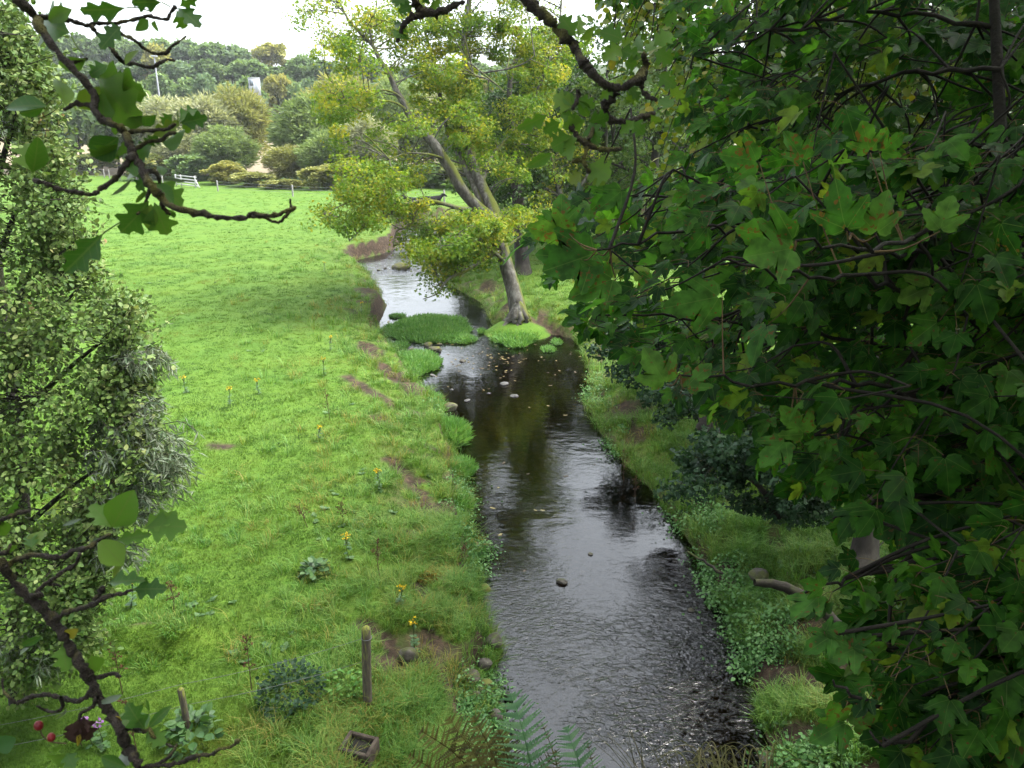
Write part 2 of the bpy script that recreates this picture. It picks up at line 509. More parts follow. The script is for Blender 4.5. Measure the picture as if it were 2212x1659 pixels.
gcol = mix(nt, far.outputs[0], gcol, stub)
# stream bed
vo = N_(nt, 'TexVoronoi', Scale=9.0)
wn_ = N_(nt, 'TexNoise', Scale=6.0, Detail=3.0); L(geo.outputs['Position'], wn_.inputs['Vector'])
wv = mix(nt, .12, geo.outputs['Position'], wn_.outputs['Color'], 'ADD')
L(wv, vo.inputs['Vector'])
bcol = ramp(nt, vo.outputs['Color'], [(.2, (.012, .010, .006)), (.5, (.030, .023, .011)), (.8, (.046, .036, .018)), (.97, (.10, .085, .06))]).outputs[0]
wet = N_(nt, 'MapRange'); wet.inputs[1].default_value = -.97; wet.inputs[2].default_value = -1.03
L(sx.outputs[2], wet.inputs[0])
gcol = mix(nt, wet.outputs[0], gcol, bcol)
p = N_(nt, 'BsdfPrincipled', Roughness=.9); p.inputs['Specular IOR Level'].default_value = .15
L(gcol, p.inputs['Base Color'])
b = N_(nt, 'Bump', Strength=.7, Distance=.05); L(math_(nt, 'ADD', n2.outputs[0], n3.outputs[0]), b.inputs['Height'])
L(b.outputs[0], p.inputs['Normal'])
L(p.outputs[0], out.inputs[0])
M_ground = m
tag(obj('ground', gme, M_ground), kind='structure')

# ------------------------------------------------------------------ water
wx = np.linspace(-14, 42, 57); wy = np.linspace(-26, 84, 111)
WX, WY = np.meshgrid(wx, wy)
nr, nc = WX.shape
i = np.arange(nr - 1)[:, None] * nc; j = np.arange(nc - 1)[None]
quads = np.stack([i + j, i + j + 1, i + nc + j + 1, i + nc + j], -1).reshape(-1, 4)
wme = make_mesh('water', np.stack([WX.ravel(), WY.ravel(), np.full(WX.size, WZ)], -1), quads, None, True)
m, nt, out = new_mat('water')
L = nt.links.new
geo = N_(nt, 'NewGeometry')
sx = N_(nt, 'SeparateXYZ'); L(geo.outputs['Position'], sx.inputs[0])
def riffle(Xf, Yf, rx, ry):
    c = onz(np.array([Xf]), np.array([Yf]), WZ)[0]
    dx = math_(nt, 'DIVIDE', math_(nt, 'SUBTRACT', sx.outputs[0], float(c[0])), rx)
    dy = math_(nt, 'DIVIDE', math_(nt, 'SUBTRACT', sx.outputs[1], float(c[1])), ry)
    q = math_(nt, 'ADD', math_(nt, 'MULTIPLY', dx, dx), math_(nt, 'MULTIPLY', dy, dy))
    return math_(nt, 'EXPONENT', math_(nt, 'MULTIPLY', q, -1.0))
rf1 = riffle(900, 578, 5.0, 2.0)
rf2 = riffle(925, 515, 5.0, 5.0)
rf3 = riffle(860, 755, 1.2, 1.4)
rf4 = riffle(1180, 745, 3.5, 2.5)
white = math_(nt, 'MAXIMUM', rf1, math_(nt, 'MAXIMUM', rf2, math_(nt, 'MULTIPLY', rf3, .7)))
nearf = N_(nt, 'MapRange'); nearf.inputs[1].default_value = 14.5; nearf.inputs[2].default_value = 10.5; nearf.inputs[3].default_value = .07; nearf.inputs[4].default_value = 1.5
L(sx.outputs[1], nearf.inputs[0])
amp = math_(nt, 'ADD', nearf.outputs[0], math_(nt, 'ADD', math_(nt, 'MULTIPLY', white, 1.6), math_(nt, 'MULTIPLY', rf4, .5)))
mp = N_(nt, 'Mapping'); mp.inputs['Scale'].default_value = (1.0, 1.7, 1.0); mp.inputs['Rotation'].default_value = (0, 0, .25)
L(geo.outputs['Position'], mp.inputs['Vector'])
w1 = N_(nt, 'TexNoise', Scale=5.5, Detail=3.0, Roughness=.55, Distortion=1.2); L(mp.outputs[0], w1.inputs['Vector'])
w2 = N_(nt, 'TexNoise', Scale=1.6, Detail=2.0); L(mp.outputs[0], w2.inputs['Vector'])
wp = N_(nt, 'TexNoise', Scale=.55, Detail=2.0); L(geo.outputs['Position'], wp.inputs['Vector'])
wpr = N_(nt, 'MapRange'); wpr.inputs[1].default_value = .38; wpr.inputs[2].default_value = .62; wpr.inputs[3].default_value = .30; wpr.inputs[4].default_value = 1.5
L(wp.outputs[0], wpr.inputs[0])
amp = math_(nt, 'MULTIPLY', amp, wpr.outputs[0])
hh = math_(nt, 'ADD', math_(nt, 'MULTIPLY', w1.outputs[0], amp), math_(nt, 'MULTIPLY', w2.outputs[0], .35))
b = N_(nt, 'Bump', Strength=.8, Distance=.03); L(hh, b.inputs['Height'])
fr = N_(nt, 'Fresnel', IOR=1.62); L(b.outputs[0], fr.inputs['Normal'])
gl = N_(nt, 'BsdfGlossy', Roughness=.035); L(b.outputs[0], gl.inputs['Normal'])
tr = N_(nt, 'BsdfTransparent'); tr.inputs['Color'].default_value = (.25, .20, .105, 1)
s1 = N_(nt, 'MixShader'); L(fr.outputs[0], s1.inputs[0]); L(tr.outputs[0], s1.inputs[1]); L(gl.outputs[0], s1.inputs[2])
# broken white water on the riffles
fo = N_(nt, 'TexNoise', Scale=5.0, Detail=6.0, Roughness=.7, Distortion=.5)
mp2 = N_(nt, 'Mapping'); mp2.inputs['Scale'].default_value = (.6, 1.6, 1.0); L(geo.outputs['Position'], mp2.inputs['Vector']); L(mp2.outputs[0], fo.inputs['Vector'])
fm = N_(nt, 'MapRange'); fm.inputs[1].default_value = .52; fm.inputs[2].default_value = .66; L(fo.outputs[0], fm.inputs[0])
ff = math_(nt, 'MULTIPLY', math_(nt, 'MULTIPLY', fm.outputs[0], white), .75)
df = N_(nt, 'BsdfDiffuse'); df.inputs['Color'].default_value = (.40, .43, .46, 1)
s2 = N_(nt, 'MixShader'); L(ff, s2.inputs[0]); L(s1.outputs[0], s2.inputs[1]); L(df.outputs[0], s2.inputs[2])
L(s2.outputs[0], out.inputs[0])
tag(obj('water', wme, m), kind='structure')

# ------------------------------------------------------------------ stone bridge wall the camera stands on
M_stone = rough_mat('grey_stone', [(.3, (.07, .06, .05)), (.55, (.16, .14, .12)), (.8, (.27, .25, .21))], 7.0, .9, .5, moss=((.06, .09, .02), 2.0, .12))
def box_mesh(name, boxes):
    V, Fc = [], []
    for (x0, y0, z0, x1, y1, z1) in boxes:
        k = len(V)
        V += [(x, y, z) for z in (z0, z1) for y in (y0, y1) for x in (x0, x1)]
        Fc += [(k, k + 2, k + 3, k + 1), (k + 4, k + 5, k + 7, k + 6), (k, k + 1, k + 5, k + 4), (k + 2, k + 6, k + 7, k + 3), (k, k + 4, k + 6, k + 2), (k + 1, k + 3, k + 7, k + 5)]
    return make_mesh(name, np.array(V, float), np.array(Fc))
tag(obj('bridge_wall', box_mesh('bridge_wall', [(-9, -.9, -1.6, -3.2, .35, 6.1), (6.8, -.9, -1.6, 12, .35, 6.1), (-3.2, -.9, 2.4, 6.8, .35, 6.1)]), M_stone), kind='structure')

# ------------------------------------------------------------------ grass (nobody could count it)
def scatter(name, P, rot, scl, proto, label=None):
    me = bpy.data.meshes.new(name)
    n = len(P)
    me.vertices.add(n)
    me.vertices.foreach_set('co', np.ascontiguousarray(P, dtype=np.float32).ravel())
    a = me.attributes.new('rot', 'FLOAT_VECTOR', 'POINT'); a.data.foreach_set('vector', np.ascontiguousarray(rot, dtype=np.float32).ravel())
    a = me.attributes.new('scl', 'FLOAT', 'POINT'); a.data.foreach_set('value', np.ascontiguousarray(scl, dtype=np.float32))
    o = obj(name, me)
    ng = bpy.data.node_groups.new(name, 'GeometryNodeTree')
    ng.interface.new_socket('Geometry', in_out='INPUT', socket_type='NodeSocketGeometry')
    ng.interface.new_socket('Geometry', in_out='OUTPUT', socket_type='NodeSocketGeometry')
    gi = ng.nodes.new('NodeGroupInput'); go = ng.nodes.new('NodeGroupOutput')
    oi = ng.nodes.new('GeometryNodeObjectInfo'); oi.inputs['Object'].default_value = proto; oi.inputs['As Instance'].default_value = True
    ip = ng.nodes.new('GeometryNodeInstanceOnPoints')
    na = ng.nodes.new('GeometryNodeInputNamedAttribute'); na.data_type = 'FLOAT_VECTOR'; na.inputs['Name'].default_value = 'rot'
    nb = ng.nodes.new('GeometryNodeInputNamedAttribute'); nb.data_type = 'FLOAT'; nb.inputs['Name'].default_value = 'scl'
    k = ng.links.new
    k(gi.outputs[0], ip.inputs['Points']); k(oi.outputs['Geometry'], ip.inputs['Instance'])
    k(na.outputs['Attribute'], ip.inputs['Rotation']); k(nb.outputs['Attribute'], ip.inputs['Scale'])
    k(ip.outputs[0], go.inputs[0])
    o.modifiers.new('scatter', 'NODES').node_group = ng
    tag(o, label, kind='stuff')
    return o

def blades(n, h, spread, width, lean=.5, seg=1):
    """a tuft: n curved blades"""
    V, Fc, R = [], [], []
    for q in range(n):
        a = rng.uniform(0, 2 * math.pi); r = spread * math.sqrt(rng.random())
        bx, by = r * math.cos(a), r * math.sin(a)
        a2 = a + rng.normal() * .9
        hh = h * rng.uniform(.55, 1.15); le = lean * rng.uniform(.3, 1.2) * hh
        dx, dy = math.cos(a2), math.sin(a2)
        px, py = -dy * width / 2, dx * width / 2
        k = len(V)
        if seg == 1:
            V += [(bx - px, by - py, -.01), (bx + px, by + py, -.01), (bx + dx * le, by + dy * le, hh)]
            Fc.append((k, k + 1, k + 2))
            R += [rng.random()] * 3
        else:
            mx, my = bx + dx * le * .35, by + dy * le * .35
            V += [(bx - px, by - py, -.02), (bx + px, by + py, -.02), (mx - px * .8, my - py * .8, hh * .65), (mx + px * .8, my + py * .8, hh * .65), (bx + dx * le * 1.3, by + dy * le * 1.3, hh * .9)]
            Fc += [(k, k + 1, k + 3), (k, k + 3, k + 2), (k + 2, k + 3, k + 4)]
            R += [rng.random()] * 5
    return make_mesh('tuft', np.array(V), np.array(Fc), {'rnd': np.array(R)})

M_turf = leaf_mat('turf', GRASS_STOPS, trans=.30, rough=.6, spec=.2, tmul=1.3, noise=.75, nscale=.45)
M_long = leaf_mat('long_grass', [(.1, (.07, .19, .024)), (.4, (.13, .29, .034)), (.60, (.24, .36, .050)), (.78, (.38, .38, .08)), (.95, (.40, .29, .10))], trans=.30, rough=.6, spec=.2, tmul=1.3, noise=.6, nscale=1.1)
M_lush = leaf_mat('lush_grass', [(.1, (.065, .20, .028)), (.45, (.14, .34, .050)), (.75, (.25, .41, .07)), (.95, (.36, .40, .09))], trans=.30, rough=.55, spec=.25, tmul=1.3, noise=.4, nscale=.8)
M_straw = leaf_mat('straw', [(.1, (.16, .10, .04)), (.6, (.30, .21, .08)), (.95, (.36, .30, .10))], trans=.2, rough=.7, spec=.15)
def proto(name, me, mat):
    me.materials.append(mat)
    return bpy.data.objects.new(name, me)           # instanced only, never linked

def on_ground(n, X0=-350, X1=2500, Y0=430, Y1=1900, lim=60):
    X = rng.uniform(X0, X1, n); Y = rng.uniform(Y0, Y1, n)
    P = onz(X, Y, 0.0)[:, :2]
    P = P[P[:, 1] < lim]
    z, s, d, ins, left = terrain(P[:, 0], P[:, 1], True)
    P = np.column_stack([P, z]); P[:, 2] -= .01
    return P, s, d, ins, left

P, s, d, ins, left = on_ground(210000, Y0=395, lim=108)
ok = ~ins & (s < .5) & (rng.random(len(P)) > .15) & (P[:, 2] > -.96)
P, d = P[ok], d[ok]
D = np.linalg.norm(P - CAM, axis=1)
rotz = lambda n: np.column_stack([rng.normal(0, .12, n), rng.normal(0, .12, n), rng.uniform(0, 6.28, n)])
for k in range(3):
    sel = ((np.arange(len(P)) % 2 == k) & (D < 24)) if k < 2 else (D >= 24)
    pr = proto('turf_tuft', blades(18, .038, .09, .008, 1.2) if k < 2 else blades(34, .020, .11, .008, 1.6), M_turf)
    scatter('grass', P[sel], rotz(sel.sum()), (.7 + .5 * rng.random(sel.sum())) * np.clip(D[sel] / 13, 1, 3.4) ** .8, pr)

# straw-coloured and rusty tufts on the banks
P, s, d, ins, left = on_ground(30000, 500, 2500, 480, 1950, 70)
cl = fbm(P[:, 0] * .9 + 33, P[:, 1] * .9 + 7, 3)
ok = ~ins & (d > .15) & (rng.random(len(P)) < np.exp(-(d / 2.6) ** 2) * np.clip((cl - .02) * 5, 0, 1) * np.where(left, .95, np.where(P[:, 1] < 14, .06, .35)))
P = P[ok]; D = np.linalg.norm(P - CAM, axis=1)
M_str2 = leaf_mat('straw_tuft', [(.1, (.12, .22, .035)), (.45, (.30, .33, .06)), (.75, (.40, .33, .09)), (.97, (.34, .20, .07))], trans=.25, rough=.7, spec=.15)
scatter('grass', P, rotz(len(P)), (.6 + .6 * rng.random(len(P))) * np.clip(D / 14, 1, 2.2) ** .5, proto('straw_tuft', blades(22, .20, .09, .009, 1.0, 2), M_str2))

# darker lush tussocks in the pasture
P, s, d, ins, left = on_ground(5000, lim=90)
tn = fbm(P[:, 0] * .5 + 40, P[:, 1] * .5, 2)
ok = ~ins & (d > 1.5) & (tn > .13)
P = P[ok]; D = np.linalg.norm(P - CAM, axis=1)
pr = proto('tussock', blades(40, .12, .13, .011, .8, 2), M_lush)
scatter('grass', P, rotz(len(P)), (.6 + .6 * rng.random(len(P))) * np.clip(D / 15, 1, 3) ** .6, pr)

# long grass along both banks
P, s, d, ins, left = on_ground(90000, 500, 2500, 480, 1950, 75)
keep = np.where(left, np.exp(-(d / 1.5) ** 2) * .75, np.exp(-(d / 3.2) ** 2) * .8) + .03
cl = fbm(P[:, 0] * 1.1, P[:, 1] * 1.1, 2)
ok = ~ins & (s < .6) & ~(left & (P[:, 2] < -.50) & (P[:, 2] > -.93) & (rng.random(len(P)) < .8)) & (rng.random(len(P)) < keep * (.35 + 3.0 * np.clip(cl + .12, 0, .4)))
P = P[ok]; D = np.linalg.norm(P - CAM, axis=1)
for k, (mat, hgt, nb) in enumerate(((M_long, .20, 26), (M_lush, .20, 26), (M_lush, .28, 22))):
    sel = (np.arange(len(P)) % 3 == k) & ((P[:, 0] < 1.2) | (P[:, 1] > 30) | (k > 0)) & ~((P[:, 0] > 2.5) & (P[:, 1] < 12.5) & (rng.random(len(P)) < .25))
    pr = proto('bank_tuft', blades(nb, hgt, .10, .010, 1.0, 2), mat)
    scatter('grass', P[sel], rotz(sel.sum()), (.55 + .6 * rng.random(sel.sum())) * np.clip(D[sel] / 14, 1, 2.2) ** .5, pr)

# small broad-leaved herbs in the turf
P, s, d, ins, left = on_ground(9000, lim=40)
hn = fbm(P[:, 0] * .8 + 70, P[:, 1] * .8 + 3, 2)
ok = ~ins & (s < .5) & (hn > np.where(d < 3, .06, .17)) & (rng.random(len(P)) < .7)
P = P[ok]
n = 9
a = rng.uniform(0, 6.28, n)
Y = np.column_stack([np.cos(a), np.sin(a), rng.uniform(.1, .5, n)])
me = leaf_cloud('herb', OVAL, np.zeros((n, 3)) + [0, 0, .02], Y, np.tile([0, 0, 1.0], (n, 1)), rng.uniform(.06, .12, n))
M_herb = leaf_mat('herb', [(.1, (.045, .13, .03)), (.6, (.09, .20, .05)), (.95, (.14, .25, .08))], trans=.2, rough=.5, spec=.35)
scatter('herbs', P, rotz(len(P)), .6 + .7 * rng.random(len(P)), proto('herb', me, M_herb))

# low leafy cress along the left water's edge and below the right bank
n = 40
Pp = np.column_stack([rng.normal(0, .13, n), rng.normal(0, .13, n), rng.uniform(0, .14, n)])
me = leaf_cloud('cress', OVAL, Pp, rdir(n, .2), rdir(n, 1.6), rng.uniform(.035, .075, n))
M_cress = leaf_mat('cress', [(.1, (.07, .20, .05)), (.55, (.14, .33, .085)), (.95, (.24, .42, .14))], trans=.25, rough=.5, spec=.3, noise=.3, nscale=1.5)
PR_cress = proto('cress', me, M_cress)
P, s, d, ins, left = on_ground(40000, 700, 2400, 650, 1950, 34)
cl = fbm(P[:, 0] * .7 + 12, P[:, 1] * .7 + 50, 2)
ok = (d < np.where(left, .45, .8)) & (~ins | (d < .14)) & (cl > np.where(left, .03, .10)) & (rng.random(len(P)) < .5)
P = P[ok]; P[:, 2] = np.maximum(P[:, 2], WZ - .01)
scatter('cress', P, rotz(len(P)), .7 + .6 * rng.random(len(P)), PR_cress)
# ------------------------------------------------------------------ trees
LEAF5 = fan_leaf([(0, .02), (.46, .05), (.56, .52), (.22, .50), (0, 1.0)], (0, .3), .12, .2)
M_bark_pale = rough_mat('pale_bark', [(.32, (.055, .048, .036)), (.5, (.14, .128, .105)), (.66, (.31, .295, .255))], 5.0, .9, .9, moss=((.075, .085, .012), 1.1, .05, .26), stretch=(1, 1, .45))
M_bark_dark = rough_mat('dark_bark', [(.3, (.018, .015, .011)), (.55, (.045, .038, .030)), (.8, (.10, .088, .07))], 5.0, .9, .6, moss=((.03, .038, .010), 1.5, .06), stretch=(1, 1, .35))
M_twig = rough_mat('hawthorn_bark', [(.3, (.020, .014, .010)), (.55, (.058, .042, .032)), (.8, (.115, .092, .075))], 90.0, .85, .8, moss=((.085, .075, .018), 14.0, .08))
M_yel = leaf_mat('yellowing_leaves', [(.05, (.068, .175, .016)), (.35, (.14, .26, .022)), (.57, (.24, .335, .030)), (.78, (.47, .455, .04)), (.97, (.57, .47, .045))], trans=.4, rough=.5, spec=.15, tmul=1.7, noise=.62, nscale=.75)
M_green = leaf_mat('green_leaves', [(.1, (.026, .070, .014)), (.6, (.055, .125, .022)), (.95, (.11, .18, .030))], trans=.3, rough=.5, spec=.18, noise=.5, nscale=.5)
M_blue = leaf_mat('dark_blue_green_leaves', [(.1, (.018, .052, .022)), (.6, (.034, .085, .034)), (.95, (.065, .12, .045))], trans=.25, rough=.5, spec=.15, noise=.3, nscale=.8)
M_mid = leaf_mat('mid_green_leaves', [(.1, (.05, .12, .02)), (.55, (.11, .20, .035)), (.85, (.20, .28, .05)), (.97, (.34, .33, .05))], trans=.35, rough=.5, spec=.15, noise=.5, nscale=.5)
M_pale = leaf_mat('light_leaves', [(.1, (.065, .14, .040)), (.6, (.13, .22, .065)), (.95, (.22, .29, .10))], trans=.3, rough=.5, spec=.3, noise=.4, nscale=.6)

def clump_leaves(centres, rad, per, size, flat=.6, up=.7):
    """leaf positions in soft clumps: centres (n,3), rad (n,)"""
    P, Yv, Nv, S = [], [], [], []
    for c, r, k in zip(centres, np.broadcast_to(rad, (len(centres),)), np.broadcast_to(per, (len(centres),))):
        k = int(k)
        v = rng.normal(size=(k, 3)); v /= np.linalg.norm(v, axis=1, keepdims=True)
        v *= (rng.random((k, 1)) ** .45) * r; v[:, 2] *= flat
        P.append(c + v)
        o = unit(v + 1e-6)
        Yv.append(unit(o + rng.normal(0, .6, (k, 3)) + [0, 0, -.35]))
        Nv.append(unit(rng.normal(0, .55, (k, 3)) + o * .45 + [0, 0, up]))
        S.append(size * rng.uniform(.65, 1.25, k))
    return np.vstack(P), np.vstack(Yv), np.vstack(Nv), np.concatenate(S)

def connect(nodes, centres, r0=.03, droop=0.0, sub=3, subr=None):
    """a twig from the nearest skeleton node to every clump, with a few side twigs"""
    paths = []
    nodes = np.asarray(nodes)
    for c, sr in zip(centres, np.broadcast_to(subr if subr is not None else .5, (len(centres),))):
        dd = np.linalg.norm(nodes - c, axis=1) + np.maximum(nodes[:, 2] - c[2], 0) * .8
        a = nodes[np.argmin(dd)]
        L_ = np.linalg.norm(c - a)
        mid = a * .5 + c * .5 + rng.normal(0, .08, 3) * L_ + np.array([0, 0, (.12 - droop) * L_])
        pth = smooth_path([a, mid, c], 4)
        paths.append((pth, np.linspace(r0 * (.5 + .5 * min(L_ / 2, 1.5)), r0 * .25, len(pth))))
        for q in range(sub):
            e = c + rdir(1, .2)[0] * sr * .9
            pth = smooth_path([pth[-3], (pth[-1] + e) / 2 + rng.normal(0, .1, 3) * sr, e], 2)
            paths.append((pth, np.linspace(r0 * .35, r0 * .12, len(pth))))
            pth = paths[-2 - 0][0] if False else smooth_path([a, mid, c], 4)
    return paths

def limb(pts, D, r, n=4, wob=0.0):
    """photo polyline -> 3-D path; pts (X, Y[, depth offset])"""
    pts = [p if len(p) == 3 else (*p, 0.0) for p in pts]
    A = np.array(pts, float)
    Pw = at(A[:, 0], A[:, 1], D + A[:, 2])
    pth = smooth_path(Pw, n)
    if wob: pth[1:-1] += rng.normal(0, wob, pth[1:-1].shape)
    return pth, np.interp(np.linspace(0, 1, len(pth)), np.linspace(0, 1, len(r)), r)

# ---- the leaning sycamore at the bend of the stream
D0 = 34.3
skel = [
    limb([(1121, 709, .6), (1121, 692, .3), (1119, 672, .1), (1110, 630), (1093, 570), (1080, 525), (1072, 490), (1062, 468)], D0, [.62, .52, .39, .33, .30, .31, .35, .31]),
    limb([(1072, 490), (1060, 470), (1034, 450), (998, 410, -.3), (978, 373, -.5), (958, 343, -.6), (934, 307, -.8), (908, 280, -1), (891, 260, -1), (881, 240, -1.1), (871, 220, -1.2), (858, 200, -1.2), (841, 160, -1.4), (821, 130, -1.5), (804, 97, -1.6), (774, 67, -1.8), (751, 40, -2), (730, -5, -2.2)], D0, [.34, .30, .27, .25, .22, .18, .14, .10, .07, .04]),
    limb([(1066, 478), (1046, 458, .3), (1030, 415, .6), (1014, 381, .9), (990, 330, 1.1), (972, 295, 1.3), (960, 255, 1.4), (952, 215, 1.5), (942, 165, 1.6), (930, 110, 1.7), (915, 55, 1.9), (905, -20, 2)], D0, [.20, .18, .16, .15, .12, .10, .07, .04]),
    limb([(1072, 485), (1066, 455, .2), (1051, 424, .5), (1036, 390, .7), (1020, 340, .9), (1003, 290, 1.1), (1000, 240, 1.3), (1002, 190, 1.4), (1006, 140, 1.5), (1002, 90, 1.6), (1010, 40, 1.7), (1020, -60, 1.8), (1050, -160, 1.8), (1080, -230, 1.8)], D0, [.34, .32, .29, .26, .22, .20, .17, .14, .10, .05]),
    limb([(1040, 400, .7), (1050, 365, .9), (1066, 335, 1.2), (1088, 310, 1.5), (1110, 285, 1.8), (1145, 230, 2.2), (1172, 170, 2.5), (1195, 105, 2.8), (1210, 40, 3), (1215, -60, 3)], D0, [.15, .13, .12, .10, .07, .04]),
    limb([(958, 343, -.6), (945, 338, -1.2), (924, 333, -1.8), (878, 331, -2.4), (842, 345, -2.8)], D0, [.07, .06, .045, .02]),
    limb([(881, 240, -1.1), (860, 225, -1.6), (838, 218, -2), (806, 222, -2.4), (780, 240, -2.6)], D0, [.07, .05, .035, .02]),
    limb([(871, 215, -1.2), (850, 200, -1.6), (825, 194, -2.2), (788, 198, -2.6), (745, 215, -2.8)], D0, [.07, .05, .035, .02]),
    limb([(841, 160, -1.4), (810, 150, -2), (775, 128, -2.3), (730, 112, -2.6), (690, 92, -2.8)], D0, [.06, .045, .03, .015]),
    limb([(804, 97, -1.6), (800, 60, -2), (812, 20, -2.2), (815, -20, -2.3)], D0, [.06, .05, .03, .02]),
    # low boughs over the water
    limb([(1078, 545, -.2), (1050, 556, -.8), (1034, 567, -1.2), (1003, 587, -1.8), (973, 600, -2.2), (959, 614, -2.4), (947, 632, -2.5), (932, 640, -2.6), (914, 646, -2.6)], D0, [.13, .11, .09, .08, .06, .045, .03, .02]),
    limb([(959, 614, -2.4), (948, 600, -2.4), (938, 580, -2.4), (930, 560, -2.5)], D0, [.04, .035, .03, .02]),
    limb([(1085, 560, -.2), (1060, 540, -1.2), (1030, 520, -2.2), (990, 505, -2.8), (950, 520, -3.2)], D0, [.10, .08, .06, .03]),
    limb([(1030, 452, 0), (1000, 452, -.4), (968, 443, -.8), (918, 433, -1.4), (864, 447, -1.9), (824, 475, -2.3), (788, 490, -2.6), (755, 520, -2.8)], D0, [.11, .10, .09, .07, .05, .03]),
    limb([(908, 433, -1.5), (900, 455, -1.6), (891, 477, -1.7), (878, 492, -1.8), (858, 498, -1.9), (850, 530, -2)], D0, [.06, .06, .055, .045, .03]),
    limb([(864, 447, -1.9), (830, 425, -2.2), (790, 420, -2.6), (745, 440, -3), (700, 462, -3.2)], D0, [.05, .045, .035, .015]),
    limb([(1082, 540, .2), (1100, 530, .6), (1118, 515, 1), (1140, 500, 1.2)], D0, [.08, .07, .05, .03]),
    # dead pale boughs
    limb([(1040, 158, 1), (1080, 152, .2), (1108, 146, -.2), (1135, 135, -.6), (1155, 120, -.8)], D0, [.05, .045, .035, .015]),
    limb([(1010, 150, 1), (1028, 163, .2), (1050, 170, -.4), (1073, 183, -.8), (1094, 203, -1)], D0, [.05, .045, .035, .015]),
]
mt = empty('sycamore_tree', TREE_B, 'grey-trunked multi-stemmed tree with yellowing leaves leaning over the stream bend', 'tree')
mb = mt.location
roots = []
cb = np.array(mb)
for a, l in ((2.7, 1.0), (3.7, 1.1), (4.3, .8), (5.0, 1.2), (5.7, .8), (.3, 1.3)):
    e = cb + [math.cos(a) * l, math.sin(a) * l, -.45 + .2 * rng.random()]
    roots.append((smooth_path([cb + [0, 0, .60], cb + [math.cos(a) * .40, math.sin(a) * .40, .06], (cb + e) / 2 + [rng.normal(0, .12), rng.normal(0, .12), .04], e + [0, 0, -.12]], 4) + rng.normal(0, .02, (13, 3)), np.linspace(.20, .03, 13)))
obj('trunk', rel(tubes('trunk', skel[:1] + roots, 12), mt), M_bark_pale, mt)
for s in skel[1:]:
    obj('limb', rel(tubes('limb', [(s[0], s[1] * .86)], 8), mt), M_bark_pale, mt)
blobs = [  # X, Y, rx, ry, clumps, leaves, depth
    (735, 45, 85, 60, 14, 60, -2), (700, 95, 35, 30, 4, 45, -2), (775, 130, 60, 40, 10, 70, -2), (745, 225, 60, 50, 12, 95, -2.5), (715, 300, 30, 25, 3, 60, -2.6),
    (800, 390, 80, 45, 18, 110, -2.5), (770, 470, 55, 30, 9, 80, -2.8), (700, 470, 28, 18, 4, 60, -3.1), (860, 440, 60, 45, 10, 90, -1.8),
    (850, 60, 60, 60, 10, 75, -1), (920, 35, 90, 55, 15, 80, 1), (1010, 100, 110, 65, 22, 95, 1), (1100, 55, 110, 65, 20, 100, 2), (1190, 110, 70, 60, 14, 100, 2.5),
    (950, 215, 70, 45, 12, 90, .5), (1060, 220, 90, 55, 16, 95, 1), (1010, 280, 75, 40, 12, 95, .5), (1065, 320, 70, 45, 13, 100, .8), (920, 150, 70, 45, 11, 85, .5),
    (1150, 190, 70, 55, 13, 100, 2), (1160, 290, 70, 60, 14, 100, 2), (1120, 380, 40, 40, 6, 80, 1.5), (860, 290, 60, 45, 9, 70, -1.8), (880, 375, 55, 30, 8, 85, -1.5),
    (1000, 495, 70, 28, 14, 110, -2), (945, 545, 60, 26, 12, 110, -2.6), (1060, 500, 55, 25, 9, 100, -1.2), (1010, 555, 60, 30, 12, 100, -1.8), (935, 600, 40, 22, 5, 60, -2.3), (1120, 475, 50, 30, 8, 90, .5), (900, 510, 40, 22, 6, 80, -2),
    (1060, -70, 130, 70, 26, 110, 1.5), (1090, -170, 120, 70, 26, 120, 1.5), (1130, -260, 90, 50, 16, 120, 1.5), (1010, -110, 60, 60, 10, 110, 1),
]
cen, rad, per = [], [], []
for (X, Y, rx, ry, n, k, dd) in blobs:
    for q in range(int(n * 1.3)):
        a = rng.uniform(0, 6.28); r = math.sqrt(rng.random())
        cen.append(at(X + rx * r * math.cos(a), Y + ry * r * math.sin(a), D0 + dd + (.5 if dd > -1.6 else 0) + rng.normal(0, 1.3)))
        rad.append(rng.uniform(.38, .70)); per.append(k * rng.uniform(.6, 1.3))
cen = np.array(cen); rad = np.array(rad); per = np.array(per)
nodes = np.vstack([s[0][3:] for s in skel])
obj('twigs', rel(tubes('twigs', connect(nodes, cen, .032, sub=3, subr=rad), 4), mt), M_bark_pale, mt)['kind'] = 'stuff'
P, Yv, Nv, S = clump_leaves(cen, rad * rng.uniform(.7, 1.6, len(rad)), per * 2.15, .106, .68, .6)
obj('crown', rel(leaf_cloud('crown', LEAF5, P, Yv, Nv, S), mt), M_yel, mt)['kind'] = 'stuff'

